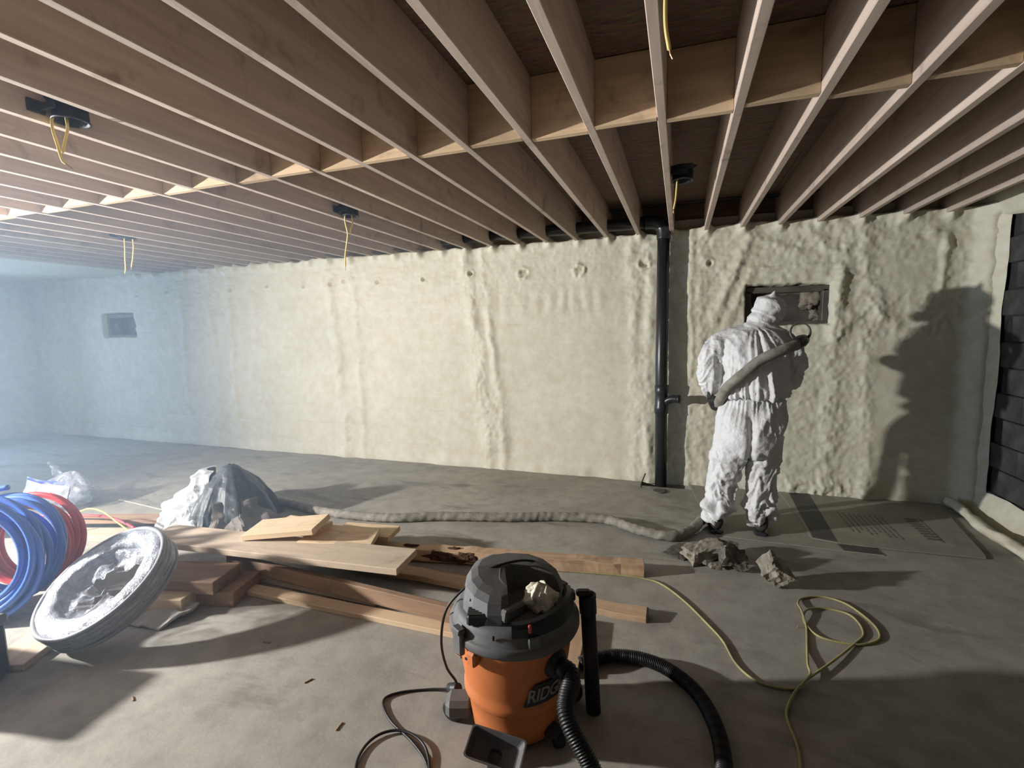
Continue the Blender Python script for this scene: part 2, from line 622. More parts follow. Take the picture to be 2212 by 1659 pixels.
Hh = foam_height(X, Z)
V = np.stack([X, WALL_Y - Hh, Z], -1).reshape(-1, 3)
nu, nv = len(gx), len(gz)
ii, kk = np.meshgrid(np.arange(nu - 1), np.arange(nv - 1), indexing='ij')
q = np.stack([ii * nv + kk, (ii + 1) * nv + kk, (ii + 1) * nv + kk + 1, ii * nv + kk + 1], -1).reshape(-1, 4)


def np_mesh(name, V, Q):
    me = bpy.data.meshes.new(name)
    me.vertices.add(len(V))
    me.vertices.foreach_set('co', np.asarray(V, np.float32).ravel())
    k = Q.shape[1]
    me.loops.add(Q.size)
    me.loops.foreach_set('vertex_index', Q.astype(np.int32).ravel())
    me.polygons.add(len(Q))
    me.polygons.foreach_set('loop_start', np.arange(0, Q.size, k, dtype=np.int32))
    me.polygons.foreach_set('loop_total', np.full(len(Q), k, np.int32))
    me.update(calc_edges=True)
    return me


wall_back = link('wall_back', np_mesh('wall_back', V, q), M['foam'], None, True)
tag(wall_back, 'long far wall covered in lumpy cream spray foam', 'wall', kind='structure')
# dark rim board above the foam
build('rim_board', *cbox(XR - XL + 0.3, 0.04, 0.34, 0, ((XR + XL) / 2, WALL_Y + 0.16, 2.60)), M['rim'], wall_back)

# the two small openings in the far wall: buck boards, dark pane, foam crumbs
for wi, (x0, x1, z0, z1) in enumerate(((0.575, 1.245, 1.570, 1.918), (-8.25, -7.61, 1.56, 1.90))):
    w = empty('window_%d' % (wi + 1), (x0, WALL_Y + 0.1, z0), ('small dark basement window recess behind the hooded worker', 'hazy small window recess near the far left corner')[wi], 'window', kind='structure')
    L = lambda p: [(a - x0, b - (WALL_Y + 0.1), c - z0) for a, b, c in p]
    v, f = cbox(x1 - x0 + 0.06, 0.02, z1 - z0 + 0.06, 0, ((x0 + x1) / 2, WALL_Y + 0.225, (z0 + z1) / 2))
    build('pane', L(v), f, M['window_dark'], w)
    for nm, sx, sz, cx, cz in (('lintel', x1 - x0, 0.055, (x0 + x1) / 2, z1 - 0.035), ('sill', x1 - x0, 0.035, (x0 + x1) / 2, z0 + 0.008),
                               ('jamb', 0.05, z1 - z0 - 0.06, x0 + 0.02, (z0 + z1) / 2 - .01), ('jamb', 0.05, z1 - z0 - 0.06, x1 - 0.02, (z0 + z1) / 2 - .01)):
        v, f = cbox(sx, 0.17, sz, 0.006, (cx, WALL_Y + 0.115, cz))
        build(nm, L(v), f, M['window_dark'], w)
    # ragged overspray lumps clinging to the reveal
    for li, (ox, oz, rx_, rz_) in enumerate(((x1 - 0.11, z1 - 0.12, .085, .10), (x1 - 0.05, z0 + 0.10, .055, .09), (x0 + 0.03, z0 + 0.12, .045, .12), ((x0 + x1) / 2, z1 - 0.03, .26, .035), (x1 - 0.02, z1 - .03, .07, .05))):
        uu, tt = np.meshgrid(np.linspace(0, 2 * np.pi, 26, endpoint=False), np.linspace(0.02, np.pi - 0.02, 16), indexing='ij')
        rr = 1 + 0.45 * fbm(np.cos(uu) * np.sin(tt) * 2.6 + li * 3, np.sin(uu) * np.sin(tt) * 2.6, np.cos(tt) * 2.6 + wi, 3)
        bx = ox + rx_ * rr * np.cos(uu) * np.sin(tt) - x0
        by = 0.055 + 0.05 * (li % 2) + 0.05 * rr * np.sin(uu) * np.sin(tt)
        bz = oz - z0 + rz_ * rr * np.cos(tt)
        build('overspray_lump', np.stack([bx, by, bz], -1).reshape(-1, 3), grid_faces(26, 16, True), M['dark_foam'], w, True)

# left wall, wall behind the viewer ------------------------------------------------
gy = np.arange(YF, WALL_Y + 0.05, 0.06)
gz2 = np.arange(-0.01, 2.6, 0.06)
Y2, Z2 = np.meshgrid(gy, gz2, indexing='ij')
Xl = XL + 0.03 * fbm(Y2 * 1.5, Z2 * 1.5, 4.0, 4)
V = np.stack([Xl, Y2, Z2], -1).reshape(-1, 3)
fl_ = [q_ for q_ in grid_faces(len(gy), len(gz2)) if not (DOOR_Y0 < sum(V[i][1] for i in q_) / 4 < DOOR_Y1 and sum(V[i][2] for i in q_) / 4 < DOOR_Z)]
tag(build('wall_left', V, fl_, M['foam'], None, True), 'end wall on the left lost in blue haze', 'wall', kind='structure')
d1 = empty('added_door_1', (XL, (DOOR_Y0 + DOOR_Y1) / 2, 0), 'unseen doorway added in the left end wall for the blue light', 'door', kind='structure')  # doorway added out of view as the opening for the blue light
for nm, sy, sz, cy, cz in (('jamb', 0.08, DOOR_Z + .06, -0.5, DOOR_Z / 2 + .03), ('jamb', 0.08, DOOR_Z + .06, 0.5, DOOR_Z / 2 + .03), ('head', 1.08, 0.08, 0, DOOR_Z + .02)):
    build(nm, *cbox(0.30, sy, sz, 0.004, (-0.06, cy, cz)), M['lumber'], d1)
tag(build('wall_front', *cbox(XR - XL + 1, 0.2, 2.9, 0, ((XR + XL) / 2, YF - 0.1, 1.4)), M['block']), 'dark block wall behind the viewer', 'wall', kind='structure')

# right wall: dark blocks left bare, foam rolled over the edges -----------------------
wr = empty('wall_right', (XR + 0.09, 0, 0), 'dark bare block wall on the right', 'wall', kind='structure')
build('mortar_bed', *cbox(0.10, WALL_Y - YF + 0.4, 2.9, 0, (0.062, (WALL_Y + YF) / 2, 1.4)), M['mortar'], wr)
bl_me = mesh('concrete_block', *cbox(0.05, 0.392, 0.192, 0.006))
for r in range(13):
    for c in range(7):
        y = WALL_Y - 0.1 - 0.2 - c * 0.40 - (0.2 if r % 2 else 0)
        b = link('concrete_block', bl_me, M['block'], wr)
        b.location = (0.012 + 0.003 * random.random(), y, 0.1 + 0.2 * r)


def foam_strip(name, ya, yb, za, zb, edge, parent):
    """foam rolled onto the right wall; relief with a ragged free edge"""
    uu = np.linspace(0, 1, 110)
    vv = np.linspace(0, 1, 26)
    U, W = np.meshgrid(uu, vv, indexing='ij')
    if edge == 'band':      # horizontal band, free edge up (W=1)
        Yq = ya + (yb - ya) * U
        wob = 0.02 * fbm(Yq * 3, za, 0, 3)
        Zq = za + (zb + wob - za) * W
        th = 0.085 * (1 - W) ** 0.8 + 0.014 * fbm(Yq * 2, Zq * 4, 1, 3) * (1 - W)
        if zb < za: th = 0.07 * (1 - W ** 3) ** 0.6
    else:                   # vertical strip, free edge towards the viewer (W=1)
        Zq = za + (zb - za) * U
        wob = 0.02 * fbm(Zq * 3, 1.0, 0, 3)
        Yq = ya + (yb + wob - ya) * W
        th = 0.085 * (1 - sstep(0.25, 1.0, W)) + 0.008 * fbm(Yq * 4, Zq * 3, 1, 3)
    th = np.maximum(th, 0) * 1.0
    Xq = XR + 0.072 - th
    V = np.stack([Xq - (XR + 0.09), Yq, Zq], -1).reshape(-1, 3)
    return build(name, V, grid_faces(110, 26), M['foam'], parent, True)


foam_strip('foam_edge', WALL_Y, 4.87, 0, 2.6, 'vertical', wr)
foam_strip('foam_base', WALL_Y, 0.6, -0.01, 0.20, 'band', wr)
foam_strip('foam_top', WALL_Y, 0.6, 2.60, 2.36, 'band', wr)

# ceiling: subfloor sheets on joists with a row of blocking ---------------------------
ceil = empty('ceiling', (0, 0, ZJ), 'open ceiling of brown joists under strand board', 'ceiling', kind='structure')
pan_me = mesh('subfloor_panel', *cbox(2.436, 1.216, 0.018, 0.002))
for ix in range(7):
    for iy in range(8):
        p = link('subfloor_panel', pan_me, M['osb'], ceil)
        p.location = (2.3 - 1.22 - 2.44 * ix + (0.0 if iy % 2 else 0.9), WALL_Y + 0.1 - 0.61 - 1.22 * iy, JD + 0.010)
jl = WALL_Y + 0.13 - YF
jo_me = mesh('joist', *cbox(0.038, jl, JD, 0.003))
for k in range(-24, 8):
    j = link('joist', jo_me, M['joist'], ceil)
    j.location = (JX0 + k * JS, YF + jl / 2, JD / 2 + 0.002 * math.sin(k * 5.1))
bk_me = mesh('blocking', *cbox(JS - 0.039, 0.038, JD - 0.004, 0.002))
for k in range(-24, 7):
    for row, yy in enumerate((2.315, -1.2)):
        b = link('blocking', bk_me, M['blocking'], ceil)
        b.location = (JX0 + (k + 0.5) * JS, yy + (0.028 if k % 2 else -0.012), JD / 2 + 0.003 * math.sin(k * 3.3))
build('foamed_soffit', *cbox(XL * -1 - 7.06, WALL_Y - YF, 0.05, 0, ((XL - 7.06) / 2, (WALL_Y + YF) / 2, 0.03)), M['foam'], ceil)

# ------------------------------------------------------------------ ceiling boxes and wires
def junction_box(jk, y, label, wires):
    x = JX0 + jk * JS + 0.019
    t = empty('junction_box', (x, y, ZJ), label, 'electrical box', 'ceiling light boxes')
    # ragged vapour barrier collar and round body
    prof = [(0.0, 0.074), (0.055, 0.074), (0.060, 0.070), (0.062, 0.012), (0.066, 0.010), (0.066, 0.004), (0.058, 0.004), (0.056, 0.060), (0.0, 0.062)]
    v, f = lathe(prof, 28)
    build('box_body', [(a + 0.070, b, c + 0.005) for a, b, c in v], f, M['box_plastic'], t, True)
    fr = []
    for i in range(40):
        a = 2 * math.pi * i / 40
        r0, r1 = 0.060, 0.072 + 0.014 * random.random()
        fr.append(a)
    V, F = [], []
    for i, a in enumerate(fr):
        r1 = 0.070 + 0.016 * random.random()
        V += [(0.070 + 0.058 * math.cos(a), 0.058 * math.sin(a), 0.066), (0.070 + r1 * math.cos(a), r1 * math.sin(a), 0.080 + 0.012 * random.random()),
              (0.070 + r1 * math.cos(a), r1 * math.sin(a), 0.092)]
    n = len(fr)
    for i in range(n):
        j = (i + 1) % n
        F += [(3 * i, 3 * j, 3 * j + 1, 3 * i + 1), (3 * i + 1, 3 * j + 1, 3 * j + 2, 3 * i + 2)]
    build('collar', V, F, M['box_plastic'], t)
    build('bracket', *join(cbox(0.012, 0.06, 0.05, 0.002, (0.006, -0.085, 0.05)), cbox(0.10, 0.012, 0.03, 0.002, (0.05, -0.072, 0.05))), M['box_plastic'], t)
    for w in wires:
        p = catmull([(0.07 + a, b, c) for a, b, c in w], 8)
        wo = build('wire', *tube(p, 0.0055, 7), M['yellow_wire'], t, True)
        d = p[-1] - p[-2]
        d = d / np.linalg.norm(d)
        build('bare_end', *tube([p[-1], p[-1] + d * 0.012, p[-1] + d * 0.026 + np.array([0.004, 0, 0])], 0.0018, 5), M['copper'], wo)
    return t


junction_box(-9, 1.45, 'large black ceiling box with two short wires, nearest on the left', [
    [(-0.03, -0.045, 0.05), (-0.03, -0.055, -0.02), (-0.02, -0.05, -0.09), (-0.018, -0.04, -0.15), (-0.012, -0.03, -0.165)],
    [(0.0, -0.02, 0.05), (0.005, -0.02, -0.02), (-0.005, -0.03, -0.08), (-0.014, -0.036, -0.12)]])
junction_box(-9, 3.30, 'black ceiling box with one long bent wire and one short wire', [
    [(-0.03, -0.02, 0.05), (-0.03, -0.03, -0.03), (-0.02, -0.02, -0.12), (-0.05, 0.0, -0.20), (-0.075, 0.01, -0.28), (-0.08, 0.01, -0.37)],
    [(0.0, 0.01, 0.05), (0.01, 0.01, -0.03), (-0.004, 0.0, -0.09), (-0.006, 0.0, -0.12)]])
junction_box(-1, 3.32, 'dark ceiling box with one hanging wire above the black pipe', [
    [(-0.03, 0.0, 0.05), (-0.035, -0.01, -0.03), (-0.04, -0.01, -0.10), (-0.05, -0.01, -0.155)]])
junction_box(-17, 3.26, 'hazy ceiling box with a pair of long wires, farthest left', [
    [(-0.02, -0.02, 0.05), (-0.025, -0.02, -0.05), (-0.04, -0.02, -0.16), (-0.06, -0.01, -0.25), (-0.09, 0.0, -0.29)],
    [(0.03, 0.02, 0.05), (0.03, 0.02, -0.05), (0.015, 0.015, -0.15), (-0.01, 0.01, -0.24)]])
junction_box(-1, 1.45, 'ceiling box at the top edge with a single dangling yellow wire', [
    [(-0.045, 0.0, 0.05), (-0.05, 0.0, -0.03), (-0.048, 0.0, -0.10), (-0.038, 0.0, -0.158)]])

# thin black cables run through the joists near the far wall
for i, yy in enumerate((4.93, 5.02)):
    pts = [(-1.5 + 0.22 * k, yy + 0.006 * math.sin(k * 1.3 + i), 2.70 + 0.006 * math.cos(k * 0.9 + i)) for k in range(17)]
    tag(build('cable', *tube(catmull(pts, 3), 0.005, 6), M['black_plastic'], None, True),
        ('thin black cable threaded through the joists, nearer of the two', 'thin black cable threaded through the joists, nearer the wall')[i], 'cable', 'cables in the joist bays')

# ------------------------------------------------------------------ drain stack
PX, PY = -0.165, 4.915
pr = empty('drain_stack', (PX, PY, -0.12), 'black plastic drain stack rising in front of the foam wall', 'pipe')


def L(v):
    return [(a - PX, b - PY, c + 0.12) for a, b, c in v]


v, f = tube([(PX + 0.012, PY, -0.12), (PX, PY, 1.2), (PX, PY, 2.44)], 0.0565, 28)
build('riser', L(v), f, M['abs_pipe'], pr, True)
v, f = tube(catmull([(PX, PY, 2.38), (PX, PY, 2.44), (PX - 0.012, PY, 2.49), (PX - 0.05, PY, 2.53), (PX - 0.11, PY, 2.545), (PX - 0.17, PY, 2.545)], 6), 0.064, 28)
build('elbow', L(v), f, M['abs_pipe'], pr, True)
v, f = tube([(PX - 0.14, PY, 2.545), (PX - 1.0, PY, 2.545), (PX - 2.3, PY, 2.545)], 0.0565, 24)
build('horizontal_run', L(v), f, M['abs_pipe'], pr, True)
v, f = lathe([(0.0565, 0.72), (0.064, 0.725), (0.064, 0.80), (0.060, 0.81), (0.060, 0.92), (0.064, 0.93), (0.064, 1.0), (0.0565, 1.005)], 28)
wye = build('wye_fitting', L([(a + PX + 0.004, b + PY, c) for a, b, c in v]), f, M['abs_pipe'], pr, True)
v, f = tube(catmull([(PX + 0.01, PY - 0.005, 0.80), (PX + 0.05, PY - 0.015, 0.845), (PX + 0.10, PY - 0.03, 0.872), (PX + 0.155, PY - 0.045, 0.876)], 6), 0.037, 20)
build('branch_stub', L(v), f, M['abs_pipe'], wye, True)
v, f = tube([(PX + 0.150, PY - 0.044, 0.876), (PX + 0.178, PY - 0.050, 0.876)], 0.041, 20)
build('stub_cap', L(v), f, M['black_plastic'], wye, True)

# cleanout ring scratched round the floor by the pipe
tag(build('cleanout_cover', *join(*[xf(lathe([(0.062, 0.0), (0.066, 0.010), (0.052, 0.012), (0.0, 0.008)], 24), Matrix.Translation((-0.16, 4.72, 0)))]), mat_plain('grey_cast_cover', (0.13, 0.125, 0.115), 0.7, 0.3, 20, 0.4), None, True),
    'round grey cleanout cover in the floor before the pipe', 'cover')
# short stake by the pit
tag(build('marker_stake', *tube(catmull([(-0.335, 4.80, 0.0), (-0.325, 4.84, 0.05), (-0.30, 4.90, 0.115)], 4), 0.006, 6), M['black_plastic'], None, True), 'thin dark stake leaning at the pit edge by the pipe', 'stake')

# ------------------------------------------------------------------ worker
def loft(rings, seg=28):
    """closed tube from (centre, axis_a, axis_b) rings"""
    V, F = [], []
    for c, a, b in rings:
        c, a, b = np.array(c, float), np.array(a, float), np.array(b, float)
        for k in range(seg):
            t = 2 * math.pi * k / seg
            V.append(tuple(c + a * math.cos(t) + b * math.sin(t)))
    m = len(rings)
    for i in range(m - 1):
        for k in range(seg):
            l = (k + 1) % seg
            F.append((i * seg + k, i * seg + l, (i + 1) * seg + l, (i + 1) * seg + k))
    F.append(tuple(range(seg - 1, -1, -1)))
    F.append(tuple((m - 1) * seg + k for k in range(seg)))
    return V, F


def limb(pts, rad, seg=22, n=8):
    p = catmull(pts, n)
    r = np.interp(np.linspace(0, len(rad) - 1, len(p)), range(len(rad)), rad)
    return tube(p, r, seg)


def ball(c, r, seg=20):
    prof = [(max(1e-4, math.sin(math.pi * i / 14)), -math.cos(math.pi * i / 14)) for i in range(15)]
    v, f = lathe(prof, seg, cap_bottom=True, cap_top=True)
    return [(c[0] + r[0] * a, c[1] + r[1] * b, c[2] + r[2] * d) for a, b, d in v], f


def voxel_union(parts, vox, smooth_it=4):
    me = mesh('tmp', *join(*parts))
    bm = bmesh.new()
    bm.from_mesh(me)
    bmesh.ops.recalc_face_normals(bm, faces=bm.faces)
    bm.to_mesh(me)
    bm.free()
    o = bpy.data.objects.new('tmp', me)
    COL.objects.link(o)
    md = o.modifiers.new('r', 'REMESH')
    md.mode = 'VOXEL'
    md.voxel_size = vox
    md.adaptivity = 0
    dg = bpy.context.evaluated_depsgraph_get()
    ev = o.evaluated_get(dg)
    out = bpy.data.meshes.new_from_object(ev)
    bpy.data.objects.remove(o)
    co = np.zeros(len(out.vertices) * 3)
    out.vertices.foreach_get('co', co)
    co = co.reshape(-1, 3)
    ed = np.zeros(len(out.edges) * 2, int)
    out.edges.foreach_get('vertices', ed)
    ed = ed.reshape(-1, 2)
    deg = np.bincount(ed.ravel(), minlength=len(co))[:, None]
    for _ in range(smooth_it):
        s = np.zeros_like(co)
        np.add.at(s, ed[:, 0], co[ed[:, 1]])
        np.add.at(s, ed[:, 1], co[ed[:, 0]])
        co = co * 0.4 + 0.6 * s / np.maximum(deg, 1)
    out.vertices.foreach_set('co', co.ravel())
    out.update()
    nr = np.zeros(len(co) * 3)
    out.vertices.foreach_get('normal', nr)
    return out, co, nr.reshape(-1, 3), ed


PXY = Vector((0.47, 3.95, 0))
person = empty('person', PXY, 'worker in white hooded coverall and dark gloves standing with back turned', 'person')


def mat_tyvek():
    m, nt, b = new_mat('white_coverall')
    v = coords(nt)
    f = noise(nt, v, 9, 5, 0.6)
    c = ramp(nt, f, [(0.3, (0.62, 0.63, 0.64)), (0.7, (0.71, 0.72, 0.73))])
    nt.links.new(c, b.inputs['Base Color'])
    b.inputs['Roughness'].default_value = 0.55
    b.inputs['Specular IOR Level'].default_value = 0.35
    vo = N(nt, 'ShaderNodeTexNoise')
    vo.inputs['Scale'].default_value = 26
    vo.inputs['Detail'].default_value = 3
    vo.inputs['Distortion'].default_value = 1.4
    nt.links.new(v, vo.inputs['Vector'])
    bump(nt, b, vo.outputs['Fac'], 0.45, 0.012)
    return m


M['tyvek'] = mat_tyvek()
M['glove'] = mat_plain('black_glove_rubber', (0.018, 0.018, 0.02), 0.6, 0.3, 30, 0.3)
M['boot'] = mat_plain('dark_boot_leather', (0.035, 0.032, 0.03), 0.6, 0.3, 20, 0.2, dirt=(0.12, 0.11, 0.09))

X_, Y_ = (1, 0, 0), (0, 1, 0)


def ring(z, cx, cy, rx, ry, tilt=0.0, yaw=0.0):
    c, s = math.cos(yaw), math.sin(yaw)
    return ((cx, cy, z), (rx * c, rx * s, 0), (-ry * s, ry * c, ry * tilt))


torso = loft([ring(0.62, .495, 3.93, .15, .13), ring(0.70, .497, 3.925, .215, .165), ring(0.80, .505, 3.93, .228, .165), ring(0.92, .512, 3.94, .218, .150), ring(1.005, .517, 3.945, .206, .140),
              ring(1.03, .52, 3.945, .204, .138), ring(1.05, .522, 3.94, .228, .160), ring(1.12, .525, 3.935, .236, .168), ring(1.25, .52, 3.94, .232, .160), ring(1.38, .51, 3.955, .232, .148),
              ring(1.45, .495, 3.975, .245, .130), ring(1.50, .492, 3.99, .235, .110), ring(1.535, .505, 4.01, .185, .092), ring(1.56, .54, 4.04, .12, .08), ring(1.575, .56, 4.05, .08, .075)])
neck = limb([(.52, 4.01, 1.48), (.57, 4.05, 1.56), (.60, 4.08, 1.62)], [.11, .098, .10])
hood = ball((.616, 4.085, 1.662), (.112, .135, .125))
hood2 = ball((.59, 4.06, 1.60), (.115, .115, .085))
peak = limb([(.620, 4.04, 1.73), (.634, 4.02, 1.775), (.646, 4.01, 1.815)], [.052, .024, .006], 12)
larm = limb([(.34, 3.985, 1.44), (.282, 3.975, 1.405), (.236, 3.955, 1.32), (.226, 3.93, 1.21), (.232, 3.96, 1.12), (.236, 4.00, 1.055)], [.070, .088, .090, .086, .074, .050])
rarm = limb([(.66, 3.985, 1.44), (.72, 3.985, 1.40), (.758, 3.985, 1.31), (.755, 4.03, 1.19), (.715, 4.15, 1.16), (.66, 4.20, 1.20), (.62, 4.235, 1.22)], [.080, .094, .090, .092, .082, .066, .050])
lleg = limb([(.405, 3.935, .76), (.375, 3.93, .60), (.338, 3.935, .43), (.312, 3.915, .25), (.284, 3.915, .15), (.281, 3.92, .085)], [.140, .124, .101, .092, .084, .064])
rleg = limb([(.605, 3.95, .76), (.600, 3.955, .60), (.592, 3.965, .43), (.592, 3.955, .25), (.598, 3.965, .15), (.600, 3.97, .085)], [.138, .118, .096, .092, .084, .066])
seat = ball((.50, 3.905, .74), (.20, .165, .15))
me, co, nr, ed = voxel_union([torso, neck, hood, hood2, peak, larm, rarm, lleg, rleg, seat], 0.0078, 5)
x, y, z = co.T
d = np.zeros(len(co))
th = np.arctan2(y - 3.95, x - 0.51)
arm_l = sstep(.315, .275, x) * sstep(1.03, 1.05, z) * sstep(1.50, 1.44, z)
arm_r = np.clip(sstep(.705, .74, x) + sstep(4.11, 4.14, y), 0, 1) * sstep(1.03, 1.05, z) * sstep(1.47, 1.42, z)
arm = np.clip(arm_l + arm_r, 0, 1)
tor = sstep(1.03, 1.045, z) * sstep(1.56, 1.50, z) * (1 - arm)
# gathered blouse above the elastic, gathers below it
g_up = np.exp(-np.clip(z - 1.04, 0, 9) / 0.13)
g_dn = np.exp(-np.clip(1.03 - z, 0, 9) / 0.11)
d += tor * (0.0125 * g_up * ridged(th * 5.5 + 0.25 * vnoise(z * 5, th), z * 1.6, 2.0, 2) + 0.0085 * ridged(th * 3.2 + z * 1.0, z * 1.5 + th, 6.0, 2) + 0.005 * ridged(x * 7 + z * 5, z * 3 - x * 4, y * 3, 2))
d += sstep(.70, .80, z) * sstep(1.035, 1.02, z) * 0.0095 * g_dn * ridged(th * 6.5, z * 1.2, 5.0, 2)
d -= 0.012 * np.exp(-((z - 1.033) / 0.010) ** 2) * (1 - arm)
# seat folds dropping to the crotch
hip = sstep(.52, .60, z) * sstep(1.0, .90, z)
cxd = x - 0.492
d += hip * 0.010 * ridged(np.abs(cxd) * 6 - (z - .57) * 3.0, z * 2.0 + cxd * 3, 8.0, 2)
d -= 0.020 * np.exp(-(cxd / 0.022) ** 2) * sstep(.54, .60, z) * sstep(.95, .80, z) * (y < 3.95)
# legs: slanting folds, stacked at the shins
leg = sstep(.70, .58, z)
side = np.where(x < 0.49, 1.0, -1.0)
lx = np.where(x < 0.49, 0.32, 0.594)
lt = np.arctan2(y - 3.94, x - lx)
amp = 0.0085 + 0.0085 * sstep(.42, .15, z)
d += leg * amp * ridged(lt * 0.9 + 0.3 * vnoise(z * 6, lt), z * 9.5 + side * lt * 0.8 + 0.6 * vnoise(lt * 2, z * 5), side * 3.0, 3)
d += leg * 0.012 * np.sin(z * 44 + 2.2 * vnoise(lt * 1.6, z * 4, side) + side * lt * 0.9) * sstep(.34, .16, z) * sstep(.05, .09, z)
# sleeves
ay = np.where(x < 0.45, 0.0, y - 3.95)
d += arm * 0.0095 * ridged(np.arctan2(y - 3.96, x - np.where(x < .45, .228, .755)) * 0.9, (z - ay * 0.8) * 9.0 + 1.2 * vnoise(x * 8, y * 8, z * 4), 2.0, 3)
# hood creases
hd = sstep(1.52, 1.58, z)
d += hd * 0.0048 * ridged((x - .6) * 4 + (y - 4.05) * 3, z * 15 + (x - .6) * 7, 3.0, 3) * sstep(1.80, 1.74, z)
d += 0.003 * fbm(x * 22, y * 22, z * 22, 2)
co2 = co + nr * (1.55 * d)[:, None]
# hollow the hood where the face looks out at the wall
fx = np.exp(-(((x - .615) / .07) ** 2 + ((z - 1.645) / .075) ** 2)) * sstep(4.13, 4.17, y) * hd
co2[:, 1] -= 0.05 * fx
co2 -= np.array(PXY)
me.vertices.foreach_set('co', co2.ravel())
me.update()
link('coverall', me, M['tyvek'], person, True)
# head inside the hood with a half-mask respirator
skin = mat_plain('skin', (0.50, 0.32, 0.24), 0.5, 0.08, 10, 0.05)


def pl(part):
    v, f = part
    return [(a - PXY.x, b - PXY.y, c) for a, b, c in v], f


me, co, nr, ed = voxel_union([ball((.613, 4.105, 1.655), (.070, .085, .098)), limb([(.613, 4.17, 1.665), (.614, 4.198, 1.648), (.614, 4.195, 1.636)], [.012, .016, .008], 10), ball((.590, 4.168, 1.672), (.013, .013, .009)), ball((.638, 4.168, 1.672), (.013, .013, .009)), ball((.614, 4.165, 1.60), (.032, .03, .025))], 0.006, 2)
me.vertices.foreach_set('co', (co - np.array(PXY)).ravel())
link('face', me, skin, person, True)
mk = build('respirator', *pl(join(limb([(.614, 4.15, 1.61), (.614, 4.19, 1.612), (.614, 4.225, 1.60)], [.05, .042, .02], 16))), M['black_plastic'], person, True)
for sx in (-1, 1):
    build('filter_disc', *pl(xf(lathe([(0, 0), (.036, 0), (.038, .006), (.038, .024), (.03, .03), (0, .03)], 20), frame((.614 + sx * .045, 4.185, 1.60), (0, 0, 1), (sx, .45, -.1)))), mat_plain('filter_pink', (0.55, 0.18, 0.30), 0.7), mk, True)


def glove_hand(wrist, palm_dir, palm_n, grip=1.0, flip=1, name='glove'):
    """palm with four curled fingers and a thumb; palm_n is the side the fingers close towards"""
    a = Vector(palm_dir).normalized()
    n = Vector(palm_n)
    n = (n - a * n.dot(a)).normalized()
    s = a.cross(n) * flip
    w = Vector(wrist)
    P = lambda l, t, u: tuple(w + a * l + s * t + n * u)
    parts = [limb([P(-.03, 0, 0), P(.0, 0, 0), P(.03, 0, 0)], [.036, .034, .036], 16),
             limb([P(.02, -.012, 0), P(.055, -.014, 0.002), P(.088, -.016, .004)], [.026, .030, .025], 14),
             limb([P(.02, .014, 0), P(.055, .018, 0.002), P(.086, .022, .004)], [.026, .028, .023], 14)]
    for t, l in ((-.034, .86), (-.012, 1.0), (.011, .96), (.033, .76)):
        parts.append(limb([P(.082, t, .004), P(.082 + .036 * l, t, .010 * grip), P(.082 + .056 * l, t, .040 * grip), P(.082 + .038 * l, t, .066 * grip), P(.070 + .012 * l, t, .066 * grip)], [.0125, .0125, .0118, .0108, .0085], 10, 5))
    parts.append(limb([P(.022, -.032, .006), P(.045, -.050, .020), P(.068, -.050, .044), P(.082, -.036, .060)], [.0155, .0145, .013, .0095], 10, 5))
    me, co, nr, ed = voxel_union(parts, 0.0042, 2)
    co = co + nr * (0.0008 * fbm(co[:, 0] * 60, co[:, 1] * 60, co[:, 2] * 60, 2))[:, None]
    me.vertices.foreach_set('co', (co - np.array(PXY)).ravel())
    me.update()
    return link(name, me, M['glove'], person, True)


glove_hand((.232, 3.965, 1.050), (.22, .02, -.97), (.75, .62, .2), 0.9, 1)
glove_hand((.62, 4.235, 1.222), (-.80, .45, .25), (-.1, -.2, .95), 1.0, -1)

for bx, by, yaw in ((.283, 3.895, .10), (.603, 3.945, -.12)):
    c, s = math.cos(yaw), math.sin(yaw)
    R = Matrix.Translation((bx - PXY.x, by - PXY.y, 0)) @ Matrix.Rotation(yaw, 4, 'Z')
    up = [((0, yy, .036 + h / 2), (w, 0, 0), (0, 0, h / 2)) for yy, w, h in ((-.062, .034, .07), (-.048, .046, .11), (0.0, .050, .14), (.06, .045, .10), (.13, .050, .068), (.19, .048, .055), (.225, .034, .045), (.238, .018, .03))]
    bo = build('boot', *xf(loft(up, 20), R), M['boot'], person, True)
    so = [((0, yy, .018), (w, 0, 0), (0, 0, .018)) for yy, w in ((-.074, .036), (-.058, .050), (0.0, .052), (.06, .045), (.13, .053), (.19, .052), (.228, .038), (.245, .02))]
    build('sole', *xf(loft(so, 12), R), M['black_plastic'], bo)

# ------------------------------------------------------------------ spray hose: floor run, worker's hand, over the back to the shoulder
def mat_hose():
    m, nt, b = new_mat('dusty_hose_sleeve')
    v = coords(nt, 'World')
    f = noise(nt, v, 14, 5, 0.65)
    c = ramp(nt, f, [(0.3, (0.15, 0.14, 0.115)), (0.6, (0.27, 0.255, 0.215)), (0.8, (0.36, 0.335, 0.285))])
    nt.links.new(c, b.inputs['Base Color'])
    b.inputs['Roughness'].default_value = 0.8
    bump(nt, b, noise(nt, v, 60, 4), 0.4, 0.006)
    return m


